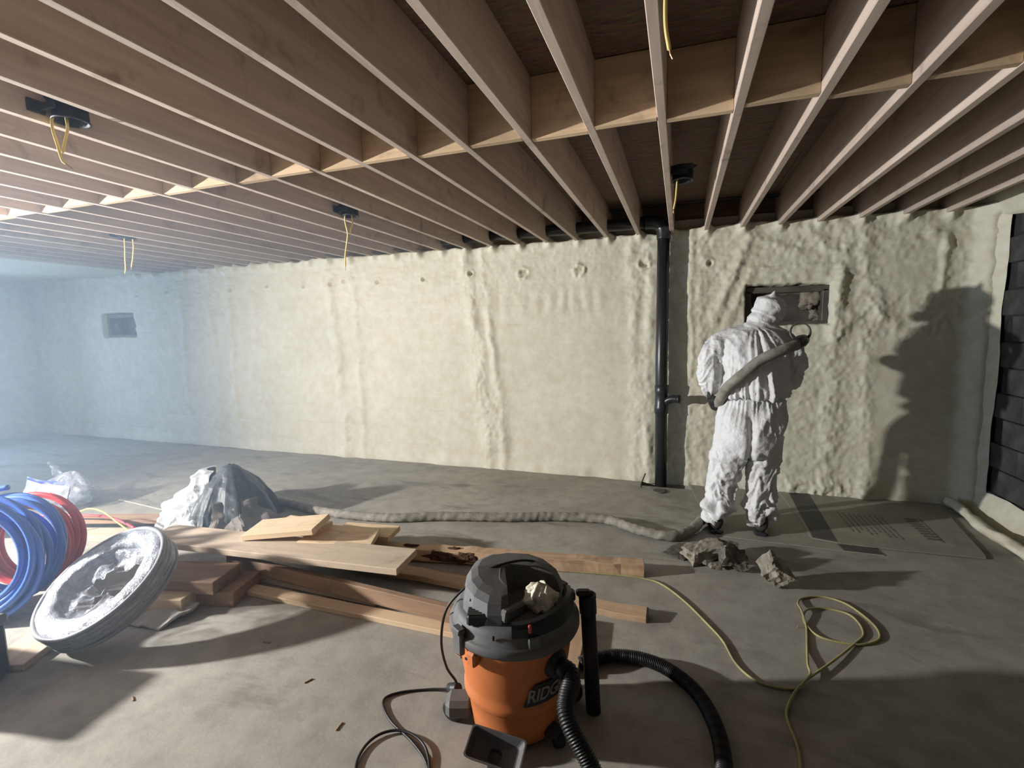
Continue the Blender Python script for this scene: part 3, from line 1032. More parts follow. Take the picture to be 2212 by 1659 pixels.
M['hose'] = mat_hose()
hp = catmull([(-3.75, 3.30, .045), (-3.38, 3.364, .04), (-2.85, 3.283, .04), (-2.27, 3.313, .04), (-1.846, 3.471, .04), (-1.29, 3.614, .04), (-.93, 3.735, .04), (-.53, 3.785, .04), (-.266, 3.65, .04), (-.04, 3.60, .042),
              (.10, 3.74, .045), (.165, 3.90, .05), (.235, 4.07, .08), (.31, 4.12, .28), (.335, 4.12, .60), (.305, 4.08, .83), (.285, 3.985, .955), (.296, 3.865, 1.04), (.332, 3.772, 1.128),
              (.43, 3.728, 1.232), (.53, 3.715, 1.325), (.66, 3.735, 1.388), (.765, 3.82, 1.425), (.815, 3.95, 1.44), (.81, 4.08, 1.40), (.74, 4.17, 1.33), (.66, 4.22, 1.27)], 34)
seglen = np.concatenate([[0], np.cumsum(np.linalg.norm(np.diff(hp, axis=0), axis=1))])
floor_part = sstep(0.30, 0.10, hp[:, 2])


def hose_r(i, t):
    s = seglen[i]
    w = floor_part[i]
    return 1 + w * (0.05 * math.sin(s * 95 + 1.5 * math.sin(t) + 2 * math.sin(s * 9)) + 0.05 * math.sin(s * 47 + 2 * t)) + (1 - w) * 0.025 * math.sin(s * 55)


hose = build('spray_hose', *tube(hp, 0.036, 14, rfun=hose_r), M['hose'], None, True)
tag(hose, 'dusty grey sleeved spray hose trailing over the floor and across the worker', 'hose')
# clamp ring standing up at the shoulder
rg = [(.800 + .062 * math.cos(a), 3.93 + .012 * math.sin(a), 1.508 + .064 * math.sin(a)) for a in np.linspace(-1.1, 4.3, 30)]
build('clamp_ring', *tube(rg, [0.005 + .005 * (0.5 - 0.5 * math.cos(i / 29 * 2 * math.pi + math.pi)) for i in range(30)], 8), mat_plain('grey_clamp', (0.08, 0.08, 0.075), 0.4, 0.2, 20, 0.1), hose, True)
build('hose_coupling', *limb([(.745, 3.80, 1.422), (.79, 3.87, 1.44), (.825, 3.95, 1.45)], [.042, .046, .040], 16), M['black_plastic'], hose, True)
# spray gun held against the chest, out of sight of the photograph
gun = empty('spray_gun', (.56, 4.19, 1.24), 'black spray gun held in front of the worker', 'spray gun')
gun.rotation_euler = (math.radians(-100), 0, 0)
build('gun_body', *join(cbox(.045, .14, .05, .008, (0, .05, .03)), cbox(.032, .045, .10, .006, (0, .02, -.03))), M['black_plastic'], gun)
build('nozzle', *xf(lathe([(0, 0), (.014, 0), (.012, .04), (.006, .055), (0, .055)], 14), Matrix.Translation((0, .12, .03)) @ Matrix.Rotation(-math.pi / 2, 4, 'X')), M['copper'], gun, True)

# ------------------------------------------------------------------ shop vacuum
M['orange'] = mat_plain('orange_drum_plastic', (0.56, 0.175, 0.055), 0.5, 0.12, 5, 0.06, spec=0.35, dirt=(0.44, 0.22, 0.11))
M['grey_plastic'] = mat_plain('dusty_grey_plastic', (0.115, 0.116, 0.117), 0.6, 0.18, 7, 0.12, spec=0.35, dirt=(0.22, 0.215, 0.20))
M['dark_plastic'] = mat_plain('near_black_plastic', (0.018, 0.018, 0.019), 0.5, 0.25, 8, 0.1)
M['badge_text'] = mat_plain('dull_silver_letters', (0.22, 0.21, 0.20), 0.5, 0.15, 20, 0.0)
M['rubber'] = mat_plain('black_rubber', (0.012, 0.012, 0.013), 0.45, 0.2, 20, 0.1)
VC = Vector((-0.597, 1.715, 0))
vac = empty('shop_vacuum', VC, 'orange and dark grey wet dry shop vacuum in the foreground', 'vacuum')
FX, FY = 0.316, -0.949      # towards the viewer
RX, RY = 0.949, 0.316       # to the viewer's right


def P(r, fr, z):
    r, fr = r * 0.955, fr * 0.955
    return (RX * r + FX * fr, RY * r + FY * fr, HZ(z))


def HZ(z):
    return z * 1.29 if z < 0.345 else 0.445 + (z - 0.345) * 0.80


def pol(deg, rad, z):
    a = math.radians(deg)
    return P(rad * math.sin(a), rad * math.cos(a), z)


def vv(part):                # local (right, front, up) -> vac space
    v, f = part
    return [P(*p) for p in v], f


drum_prof = [(0.0, 0.012), (0.165, 0.012), (0.182, 0.022), (0.190, 0.07), (0.197, 0.115), (0.206, 0.122), (0.214, 0.132), (0.214, 0.146), (0.207, 0.158), (0.211, 0.175), (0.226, 0.25), (0.238, 0.315), (0.243, 0.330), (0.243, 0.345), (0.0, 0.345)]
dr = build('drum', *lathe([(r * .955, HZ(z)) for r, z in drum_prof], 72), M['orange'], vac, True)
# badge plate, a raised shield on the front right of the drum
BA0, BA1 = 8, 58


def drum_r(z):
    zs = [p[1] for p in drum_prof[1:-1]]
    rs = [p[0] for p in drum_prof[1:-1]]
    return float(np.interp(z, zs, rs))


V, F = [], []
nu = 24
for i in range(nu):
    t = i / (nu - 1)
    a = BA0 + (BA1 - BA0) * t
    z0 = 0.160
    z1 = 0.160 + 0.068 * min(1, t / 0.22)
    for k in range(5):
        z = z0 + (z1 - z0) * k / 4
        V.append(pol(a, drum_r(z) + 0.006, z))
F = grid_faces(nu, 5)
bd = build('badge', V, F, M['dark_plastic'], dr)
sm = bd.modifiers.new('thick', 'SOLIDIFY')
sm.thickness = 0.006
sm.offset = 0


def text_mesh(body, size, extrude, mapf, name, mat, parent, shear=0.0, off=0.0):
    cu = bpy.data.curves.new('t', 'FONT')
    cu.body = body
    cu.size = size
    cu.extrude = extrude
    cu.offset = off
    cu.shear = shear
    cu.align_x = 'CENTER'
    to = bpy.data.objects.new('t', cu)
    COL.objects.link(to)
    dg = bpy.context.evaluated_depsgraph_get()
    me = bpy.data.meshes.new_from_object(to.evaluated_get(dg))
    bpy.data.objects.remove(to)
    bm = bmesh.new()
    bm.from_mesh(me)
    bmesh.ops.subdivide_edges(bm, edges=[e for e in bm.edges if e.calc_length() > size * 0.2], cuts=2)
    for v in bm.verts:
        v.co = Vector(mapf(v.co.x, v.co.y, v.co.z))
    bm.to_mesh(me)
    bm.free()
    return link(name, me, mat, parent)


text_mesh('RIDGID', 0.058, 0.0015, lambda x, y, z: pol(36 + math.degrees(x / 0.222), drum_r(0.178 + y) + 0.0105 + z, 0.176 + y), 'lettering', M['badge_text'], bd, 0.15, 0.0012)

# lid: dark rim flange, skirt, deck
lid = build('lid', *lathe([(r * .955, HZ(z)) for r, z in ((0.240, 0.322), (0.262, 0.324), (0.267, 0.332), (0.266, 0.348), (0.258, 0.356), (0.250, 0.360), (0.244, 0.392), (0.236, 0.412), (0.222, 0.424), (0.0, 0.426))], 72), M['grey_plastic'], vac, True)
# motor hump: lofted outline with a scooped pocket on its right front
out = [(-.205, -.02), (-.195, .07), (-.160, .135), (-.10, .185), (-.045, .190), (-.015, .170), (-.065, .085), (-.065, -.01), (.0, -.06), (.10, -.055), (.185, -.035), (.20, -.085), (.165, -.15), (.09, -.205), (-.02, -.215), (-.12, -.185), (-.185, -.115)]
levels = [(0.40, 1.06, 0, 0), (0.424, 1.04, 0, 0), (0.470, 1.0, 0, 0), (0.522, 0.93, -.004, -.006), (0.550, 0.82, -.006, -.010), (0.562, 0.66, -.008, -.014)]
V, F = [], []
no = len(out)
for z, s, ox, oy in levels:
    for r, fr in out:
        cx, cy = -0.02, -0.04
        zz = z - 0.10 * max(0, z - 0.44) * (r + 0.2) / 0.4 - 0.25 * max(0, z - 0.46) * max(0, fr) / 0.2
        V.append(P(cx + (r - cx) * s + ox, cy + (fr - cy) * s + oy, zz))
for i in range(len(levels) - 1):
    for k in range(no):
        l = (k + 1) % no
        F.append((i * no + k, i * no + l, (i + 1) * no + l, (i + 1) * no + k))
V.append(P(-0.04, -0.07, 0.560))
for k in range(no):
    F.append(((len(levels) - 1) * no + k, (len(levels) - 1) * no + (k + 1) % no, len(V) - 1))
hump = build('motor_housing', V, F, M['grey_plastic'], vac)
bv = hump.modifiers.new('b', 'BEVEL')
bv.width = 0.006
bv.segments = 2
bv.limit_method = 'ANGLE'
# ribbed side vents and recessed screw holes on the hump
for i in range(4):
    build('vent_slot', *vv(cbox(0.006, 0.05, 0.010, 0.002, (-.187 + .006 * i, 0.05 + 0.012 * i, 0.438 + 0.016 * i))), M['dark_plastic'], hump)
for r, fr, z in ((-.105, .125, .468), (-.03, -.16, .535), (-.14, -.05, .530)):
    build('screw_hole', *xf(lathe([(0, .004), (.007, .004), (.008, 0)], 10), Matrix.Translation(P(r, fr, z))), M['dark_plastic'], hump)
# raised rim wall round the accessory pocket on the right front
V, F = [], []
nn = 22
for i in range(nn):
    a = -2 + 100 * i / (nn - 1)
    h = 0.468 - 0.012 * math.cos(math.radians(a * 3))
    for rad, z in ((0.243, 0.400), (0.242, 0.440), (0.234, h), (0.216, h + 0.004), (0.206, h - 0.010), (0.200, 0.425)):
        V.append(pol(a, rad, z))
F = grid_faces(nn, 6) + [(0, 1, 2, 3, 4, 5), tuple((nn - 1) * 6 + k for k in (5, 4, 3, 2, 1, 0))]
build('pocket_rim', V, F, M['dark_plastic'], vac, False)
build('pocket_strut', *vv(join(cbox(0.03, 0.15, 0.035, 0.006))), M['grey_plastic'], vac).matrix_local = Matrix.Translation(P(0.005, 0.135, 0.452)) @ Matrix.Rotation(math.radians(-38), 4, 'Z') @ Matrix.Rotation(math.radians(-10), 4, 'X')
# dark switch block on the left front
sw = build('switch_block', *vv(cbox(0.085, 0.065, 0.050, 0.008, (-.135, .155, .440))), M['dark_plastic'], vac)
for i in range(5):
    build('grip_rib', *vv(cbox(0.080, 0.006, 0.005, 0.001, (-.135, .132 + .011 * i, .467))), M['grey_plastic'], sw)
build('keyhole', *vv(cbox(0.008, 0.004, 0.022, 0.001, (-.075, .2365, .398))), M['dark_plastic'], lid)
# latches and tabs
for deg, zc in ((-52, 0.335), (128, 0.335)):
    lt_ = build('latch', *xf(join(cbox(0.055, 0.022, 0.085, 0.005, (0, 0.0, 0.0)), cbox(0.050, 0.03, 0.02, 0.004, (0, 0.0, 0.045))), Matrix.Translation(pol(deg, 0.268, zc)) @ Matrix.Rotation(math.atan2(FY, FX) + math.radians(deg) - math.pi / 2, 4, 'Z')), M['grey_plastic'], vac)
tb = build('drum_tab', *xf(cbox(0.042, 0.035, 0.055, 0.008), Matrix.Translation(pol(-38, 0.252, 0.302)) @ Matrix.Rotation(math.atan2(FY, FX) + math.radians(-38) - math.pi / 2, 4, 'Z')), M['orange'], vac)
build('screw_hole', *xf(lathe([(0, .002), (.005, .002), (.006, 0)], 10), Matrix.Translation(pol(-42, 0.2705, 0.302)) @ frame((0, 0, 0), (0, 0, 1), pol(-38, 1, 0))), M['dark_plastic'], tb)
build('lid_clip', *xf(cbox(0.045, 0.014, 0.050, 0.004), Matrix.Translation(pol(17, 0.252, 0.372)) @ Matrix.Rotation(math.atan2(FY, FX) + math.radians(17) - math.pi / 2, 4, 'Z')), M['grey_plastic'], vac)
build('red_catch', *xf(cbox(0.012, 0.012, 0.030, 0.003), Matrix.Translation(pol(14, 0.240, 0.437)) @ Matrix.Rotation(math.radians(20), 4, 'Z')), mat_plain('red_plastic', (0.50, 0.09, 0.04), 0.4), vac)
# casters: big rear wheel housing on the left, small ones elsewhere
for deg, big in ((-88, 1), (-20, 0), (48, 0), (110, 1), (-160, 0)):
    r0 = 0.235 if big else 0.195
    c = build('caster_housing', *xf(join(cbox(0.10 if big else 0.07, 0.11 if big else 0.07, 0.075 if big else 0.045, 0.018, (0, 0, 0.065 if big else 0.05))), Matrix.Translation(pol(deg, r0, 0)) @ Matrix.Rotation(math.radians(deg * -1 + 20), 4, 'Z')), M['dark_plastic'] if not big else M['grey_plastic'], vac)
    rw = 0.042 if big else 0.024
    build('wheel', *xf(lathe([(0, -.02), (rw * .8, -.02), (rw, -.014), (rw, .014), (rw * .8, .02), (0, .02)], 24), Matrix.Translation(pol(deg, r0 + 0.03, rw / 1.29)) @ frame((0, 0, 0), (0, 0, 1), pol(deg + 60, 1, 0))), M['dark_plastic'], c, True)
# hose port on the right front
PA = 43
pc = Vector(pol(PA, 0.222, 0.268))
pd = Vector(pol(PA, 1, 0.0)).normalized()
port = build('hose_port', *xf(lathe([(0.052, -0.01), (0.052, 0.012), (0.044, 0.018), (0.038, 0.03), (0.0, 0.03)], 28), frame(pc, (0, 0, 1), pd)), M['dark_plastic'], vac, True)
# wand clip
build('wand_clip', *vv(join(cbox(0.06, 0.035, 0.030, 0.008, (0.288, -0.03, 0.425)), cbox(0.035, 0.05, 0.05, 0.01, (0.235, -0.02, 0.42)))), M['dark_plastic'], vac)


# ribbed suction hose: leaves the port, dives out of the picture and loops back behind
def W(x, y, z):
    return (x - VC.x, y - VC.y, z)


p0 = np.array(pc) + np.array(pd) * 0.02
hp2 = catmull([tuple(p0), tuple(p0 + np.array(pd) * 0.06 + np.array([0, 0, -.008])), W(-.335, 1.465, .285), W(-.25, 1.405, .19), W(-.165, 1.36, .09), W(-.03, 1.34, .036), W(.10, 1.46, .032), W(.165, 1.62, .032), W(.165, 1.83, .032),
               W(.10, 2.02, .032), W(-.02, 2.14, .032), W(-.155, 2.18, .032), W(-.29, 2.15, .032), W(-.40, 2.06, .034)], 60)
sl = np.concatenate([[0], np.cumsum(np.linalg.norm(np.diff(hp2, axis=0), axis=1))])
rad = 0.0285 + 0.0022 * np.sin(sl * 2 * np.pi / 0.0085)
n_ = int(sl[-1] / 0.0021)
si = np.linspace(0, sl[-1], n_)
hq = np.stack([np.interp(si, sl, hp2[:, k]) for k in range(3)], 1)
rq = 0.0285 + 0.0024 * np.sin(si * 2 * np.pi / 0.0088)
build('suction_hose', *tube(hq, rq, 16), M['rubber'], vac, True)
build('hose_cuff', *tube([tuple(p0), tuple(p0 + np.array(pd) * 0.05 + np.array([0, 0, -.005]))], 0.0345, 24), M['rubber'], vac, True)

# power cord over the hump, hanging down the left, then looped on the floor
cordp = [W(-.60, 1.90, .54), W(-.545, 1.845, .600), W(-.60, 1.78, .628), W(-.70, 1.715, .610), W(-.775, 1.655, .555), W(-.845, 1.62, .47), W(-.868, 1.61, .34), W(-.870, 1.65, .20), W(-.862, 1.715, .09), W(-.885, 1.745, .03), W(-1.00, 1.735, .006), W(-1.12, 1.675, .006),
         W(-1.155, 1.615, .006), W(-1.07, 1.535, .006), W(-.94, 1.475, .006), W(-.84, 1.41, .006), W(-.79, 1.33, .006), W(-.83, 1.24, .006), W(-.96, 1.22, .006), W(-1.06, 1.30, .006), W(-1.09, 1.385, .007), W(-1.07, 1.455, .010), W(-1.01, 1.495, .012), W(-.93, 1.49, .014), W(-.86, 1.45, .012), W(-.80, 1.36, .006), W(-.76, 1.22, .006)]
cd = build('power_cord', *tube(catmull(cordp, 8), 0.0052, 8), M['rubber'], vac, True)
build('cord_wrap', *limb([W(-.845, 1.70, .075), W(-.87, 1.71, .06), W(-.90, 1.725, .05)], [.02, .024, .016], 12), M['dark_plastic'], vac, True)

# extension wand standing in its clip
wand = empty('extension_wand', (-0.305, 1.838, 0), 'black tube wand standing upright beside the vacuum', 'vacuum wand')
build('tube', *xf(lathe([(0.0, 0.02), (0.024, 0.0), (0.030, 0.0), (0.030, 0.44), (0.0, 0.44)], 28), Matrix.Rotation(math.radians(-3.0), 4, 'Y')), M['dark_plastic'], wand, True)
build('socket_collar', *xf(lathe([(0.030, 0.42), (0.0345, 0.425), (0.0345, 0.475), (0.033, 0.48), (0.035, 0.485), (0.035, 0.500), (0.029, 0.502), (0.028, 0.46), (0.0, 0.44)], 28), Matrix.Rotation(math.radians(-3.0), 4, 'Y')), M['dark_plastic'], wand, True)

# floor nozzle parked in front, opening upwards
nz = empty('floor_nozzle', (-0.572, 1.415, 0), 'dark plastic suction nozzle with open mouth before the orange drum', 'vacuum nozzle')


def hood(sx, sy, h, th):
    o0 = [(-sx, -sy), (sx, -sy), (sx, sy), (-sx, sy)]
    def rr(sx, sy, c=0.012, n=4):
        pts = []
        for qx, qy, a0 in ((sx - c, sy - c, 0), (-sx + c, sy - c, 90), (-sx + c, -sy + c, 180), (sx - c, -sy + c, 270)):
            for k in range(n):
                a = math.radians(a0 + 90 * k / (n - 1))
                pts.append((qx + c * math.cos(a), qy + c * math.sin(a)))
        return pts
    lv = [(0.025, 0.025, 0), (0.035, 0.030, h * .3), (sx * .85, sy * .8, h * .62), (sx, sy, h), (sx - th, sy - th, h), (sx * .84 - th, sy * .78 - th, h * .64), (0.022, 0.022, h * .36), (0.02, 0.02, 0.01)]
    V, F = [], []
    m = 16
    for a, b, z in lv:
        for px, py in rr(a, b): V.append((px, py, z))
    for i in range(len(lv) - 1):
        for k in range(m):
            l = (k + 1) % m
            F.append((i * m + k, i * m + l, (i + 1) * m + l, (i + 1) * m + k))
    F.append(tuple((len(lv) - 1) * m + k for k in range(m)))
    return V, F


NM = Matrix.Translation((0, 0, 0.085)) @ Matrix.Rotation(math.radians(2), 4, 'Z') @ Matrix.Rotation(math.radians(18), 4, 'X') @ Matrix.Rotation(math.radians(8), 4, 'Y')
build('nozzle_hood', *xf(hood(0.098, 0.054, 0.075, 0.005), NM), M['grey_plastic'], nz)
build('nozzle_neck', *xf(lathe([(0.0, -0.08), (0.028, -0.08), (0.027, 0.01), (0.024, 0.012), (0.023, -0.05), (0, -0.05)], 20), NM), M['dark_plastic'], nz, True)

# crumpled white rag in the pocket
uu, tt = np.meshgrid(np.linspace(0, 2 * np.pi, 60, endpoint=False), np.linspace(0.01, np.pi - 0.01, 36), indexing='ij')
nx, ny, nz_ = np.cos(uu) * np.sin(tt), np.sin(uu) * np.sin(tt), np.cos(tt)
rr = 1 + 0.16 * ridged(uu * 2.6 + nz_, nz_ * 0.8, 1.0, 2) + 0.22 * fbm(nx * 2, ny * 2, nz_ * 2, 3)
Vr = np.stack([0.055 * rr * nx, 0.046 * rr * ny, 0.052 * rr * nz_], -1).reshape(-1, 3)
rg_c = Vector(VC) + Vector(P(0.105, 0.085, 0.478))
rag = build('rag', Vr, grid_faces(60, 36, True), mat_plain('white_cotton_rag', (0.72, 0.68, 0.55), 0.85, 0.1, 12, 0.3, dirt=(0.45, 0.40, 0.30)), None, True)
rag.location = rg_c
rag.rotation_euler = (0.2, 0.3, 0.5)
tag(rag, 'crumpled white rag stuffed in the vacuum lid pocket', 'rag')

# ------------------------------------------------------------------ lumber
def board(name, a, b, w, t, mat, label, roll=0.0, cat='board', group='loose lumber on the floor', chamfer=0.003, skew=0.0, ragged=0.0):
    """sawn board whose lower centre line runs a -> b"""
    a, b = Vector(a), Vector(b)
    Ln = (b - a).length
    nseg = 10 if ragged else 1
    v, f = cbox(Ln, w, t, chamfer, (0, 0, t / 2))
    if ragged:
        bm = bmesh.new()
        me0 = mesh('t', v, f)
        bm.from_mesh(me0)
        bmesh.ops.subdivide_edges(bm, edges=[e for e in bm.edges if e.calc_length() > Ln * 0.5], cuts=40, use_grid_fill=True)
        for p in bm.verts:
            k = ragged * float(fbm(p.co.x * 7 + a.x, p.co.y * 9, p.co.z * 9, 3))
            p.co.y += k
            p.co.z += 0.6 * k if p.co.z > t * 0.5 else 0
        bm.verts.index_update()
        v = [tuple(p.co) for p in bm.verts]
        f = [tuple(q.index for q in fc.verts) for fc in bm.faces]
        bm.free()
    if skew:
        v = [(x + skew * y * (1 if x > 0 else 0), y, z) for x, y, z in v]
    o = build(name, v, f, mat)
    M_ = frame((a + b) / 2, b - a, (0, 0, 1))
    o.matrix_world = M_ @ Matrix.Rotation(roll, 4, 'X')
    tag(o, label, cat, group)
    return o


board('plank', (-3.33, 2.225, .195), (-1.485, 2.375, .195), .262, .040, M['old_lumber'], 'wide dusty plank lying on top of the lumber pile')
board('board_offcut', (-2.66, 2.385, .245), (-2.185, 2.49, .300), .235, .038, M['lumber'], 'pale short offcut tilted up on the wide plank', 0.06)
board('board_offcut', (-2.60, 2.555, .235), (-2.23, 2.545, .235), .20, .038, M['lumber'], 'pale short offcut lying under the tilted one')
board('board_offcut', (-2.31, 2.50, .205), (-1.86, 2.60, .190), .285, .038, M['lumber'], 'clean square offcut at the back of the plank', skew=-.15)
board('board_offcut', (-2.25, 2.74, .150), (-1.845, 2.80, .145), .20, .038, M['lumber'], 'half hidden offcut poking out behind the square one')
lg = board('bark_timber', (-2.10, 2.735, .02), (-.19, 3.055, 0.0), .095, .082, M['bark_lumber'], 'long timber with dark bark patches pointing right', ragged=.008, cat='timber')
# bark clinging to the timber
for i, (s, side, ln) in enumerate(((.14, -1, .16), (.20, 0, .10), (.32, -1, .22), (.40, -1, .15), (.36, 0, .08))):
    uu, tt = np.meshgrid(np.linspace(0, 2 * np.pi, 26, endpoint=False), np.linspace(0.02, np.pi - 0.02, 14), indexing='ij')
    rr = 1 + 0.45 * fbm(np.cos(uu) * np.sin(tt) * 2.5 + i * 4, np.sin(uu) * np.sin(tt) * 2.5, np.cos(tt) * 2.5, 3)
    Vb = np.stack([-0.97 + 1.94 * s + ln * .5 * rr * np.cos(tt), (-.046 if side else 0.0) + .014 * rr * np.cos(uu) * np.sin(tt), (.04 if side else .083) + (.034 if side else .010) * rr * np.sin(uu) * np.sin(tt)], -1).reshape(-1, 3)
    if i == 0: M['bark'] = mat_plain('dark_bark', (0.085, 0.048, 0.030), 0.9, 0.5, 30, 0.6, spec=0.15)
    build('bark_patch', Vb, grid_faces(26, 14, True), M['bark'], lg)
board('stud', (-2.35, 2.55, .04), (-.14, 2.565, 0.0), .089, .038, M['bark_lumber'], 'long stud running behind the vacuum to a dark sawn end', 0.12, 'stud', ragged=.005)
board('stud', (-2.75, 2.265, .055), (-.86, 2.165, .03), .040, .085, M['dark_lumber'], 'brown stud on edge under the wide plank', 0.0, 'stud')
board('stud', (-2.62, 2.135, .0), (-.86, 2.135, .0), .085, .030, M['lumber'], 'lowest pale stud flat on the floor before the pile', 0.0, 'stud')
board('stud', (-2.50, 2.285, .0), (-1.6, 2.245, .012), .085, .034, M['old_lumber'], 'grey stud lying flat beneath the brown one', 0.0, 'stud')
board('stud', (-.445, 1.995, .0), (-.47, 2.42, .0), .085, .038, M['bark_lumber'], 'short stud end seen between vacuum and wand', 0.0, 'stud')
se = build('sawn_end', *cbox(.006, .088, .037, .001, (0, 0, 0)), mat_plain('dark_sawn_end', (0.035, 0.03, 0.026), 0.7, 0.3, 30, 0.2), None)
se.parent = bpy.data.objects['stud']
se.location = (1.1085, 0, .019)
board('white_offcut', (-5.6, 1.93, .10), (-4.95, 2.20, .10), .22, .03, mat_plain('white_panel', (0.62, 0.65, 0.66), 0.5, 0.05), 'white panel edge at the far left behind the blue coil', cat='panel', group='loose panels')
# stacked blocks under the coil
board('timber_block', (-2.95, 1.98, .0), (-2.42, 2.10, .0), .26, .085, M['dark_lumber'], 'heavy brown timber block at the bottom of the stack by the coil', cat='timber')
board('timber_block', (-2.99, 1.93, .087), (-2.50, 2.04, .087), .24, .075, M['dark_lumber'], 'brown timber block resting on the lower one by the coil', cat='timber')
board('timber_block', (-3.02, 1.76, .0), (-2.60, 1.88, .0), .14, .10, M['lumber'], 'pale end-grain block under the wrapped coil', cat='timber')
board('board', (-4.75, 2.46, .055), (-3.66, 2.80, .055), .13, .035, M['dark_lumber'], 'brown board on the floor behind the coils', cat='board')
board('board', (-4.65, 2.30, .0), (-3.45, 2.62, .0), .16, .045, M['old_lumber'], 'lower weathered board behind the coils', cat='board')
board('board', (-2.975, 1.225, .0), (-3.115, 1.56, .0), .20, .035, M['old_lumber'], 'pale board jutting in at the lower left edge', cat='board')

# crumpled paper-like slab by the coil
uu, tt = np.meshgrid(np.linspace(0, 1, 24), np.linspace(0, 1, 16), indexing='ij')
sl_top = np.stack([-2.80 + .22 * uu + .06 * tt, 1.66 + .02 * uu + .19 * tt, .012 + .055 * tt + .012 * fbm(uu * 4, tt * 4, 2.0, 3)], -1).reshape(-1, 3)
so_ = build('foam_scrap', sl_top, grid_faces(24, 16), mat_plain('grey_felt', (0.42, 0.39, 0.35), 0.9, 0.12, 16, 0.4), None, True)
mdf = so_.modifiers.new('t', 'SOLIDIFY')
mdf.thickness = 0.012
tag(so_, 'crumpled grey felt scrap in front of the wrapped coil', 'scrap')

# ------------------------------------------------------------------ pipe coils
M['blue_pex'] = mat_plain('blue_tubing', (0.060, 0.155, 0.55), 0.3, 0.08, 4, 0.0, spec=0.6)
M['red_pex'] = mat_plain('red_tubing', (0.55, 0.055, 0.06), 0.32, 0.08, 4, 0.0, spec=0.6)


def coil_path(c, axis, R, n, spread, jit, rcoil, seed, up=(0, 0, 1)):
    """one continuous hand-wound coil: turns sweep back and forth across the bundle while the layers grow"""
    r_ = random.Random(seed)
    a = Vector(axis).normalized()
    e1 = (Vector(up) - a * a.dot(Vector(up))).normalized()
    e2 = a.cross(e1)
    keys = [(jit * (r_.random() - .5), jit * (r_.random() - .5), jit * (r_.random() - .5), (r_.random() - .5) * jit * 1.2) for _ in range(n + 2)]
    pts = []
    for s_ in range(n * 26):
        u = s_ / 26
        i, f = int(u), u - int(u)
        f = f * f * (3 - 2 * f)
        j0, j1 = keys[i], keys[i + 1]
        ca, cb, co_, tl_ = [p * (1 - f) + q * f for p, q in zip(j0, j1)]
        ph = (u % 10) / 5
        off = spread * ((ph if ph < 1 else 2 - ph) - 0.5) + co_
        rr_ = R + rcoil * (u / 5 - n / 10)
        t = 2 * math.pi * u
        pts.append(tuple(Vector(c) + a * (off + tl_ * math.cos(t)) + e1 * (rr_ * math.cos(t) + ca) + e2 * (rr_ * math.sin(t) + cb)))
    return pts


BC = (-3.66, 1.53, .335)
BAX = (.42, -.90, .16)
pts = coil_path(BC, BAX, .275, 16, .27, .060, .034, 3)
tl = catmull(pts[::1], 2)
bc = build('tubing_coil', *tube(tl, .0165, 10), M['blue_pex'], None, True)
tag(bc, 'thick coil of glossy blue tubing at the left edge', 'tubing coil')
# loose tail of the blue tubing sticking up to the right
tailp = catmull([(-4.02, 1.50, .60), (-3.92, 1.58, .64), (-3.82, 1.65, .665), (-3.76, 1.69, .675)], 6)
build('loose_tail', *tube(tailp, .0165, 10), M['blue_pex'], bc, True)
pts = coil_path((-3.80, 1.78, .30), (.42, -.90, .12), .245, 10, .14, .03, .030, 8)
rc = build('tubing_coil', *tube(catmull(pts, 2), .0145, 8), M['red_pex'], None, True)
tag(rc, 'red tubing coil half hidden behind the blue coil', 'tubing coil')
build('loose_tail', *tube(catmull([(-3.75, 2.35, .16), (-4.2, 2.45, .155), (-4.55, 2.40, .15), (-4.75, 2.30, .16)], 8), .0100, 8), M['red_pex'], rc, True)


def mat_wrap():
    m, nt, b = new_mat('clear_stretch_wrap')
    v = coords(nt, scale=(1, 1, 1))
    f = noise(nt, v, 14, 4, 0.6, 1.5)
    c = ramp(nt, f, [(0.35, (0.27, 0.295, 0.345)), (0.65, (0.46, 0.485, 0.53))])
    nt.links.new(c, b.inputs['Base Color'])
    b.inputs['Roughness'].default_value = 0.18
    b.inputs['Specular IOR Level'].default_value = 0.7
    bump(nt, b, noise(nt, v, 40, 4, 0.6, 2.0), 0.6, 0.012)
    return m


M['wrap'] = mat_wrap()


def mat_film():
    m, nt, b = new_mat('clear_film')
    v = coords(nt)
    b.inputs['Base Color'].default_value = (0.50, 0.53, 0.60, 1)
    b.inputs['Roughness'].default_value = 0.15
    b.inputs['Specular IOR Level'].default_value = 0.8
    f = noise(nt, v, 10, 4, 0.6, 1.0)
    a = ramp(nt, f, [(0.35, 0.22), (0.65, 0.62)])
    nt.links.new(a, b.inputs['Alpha'])
    bump(nt, b, noise(nt, v, 30, 3, 0.6, 2.0), 0.5, 0.012)
    return m


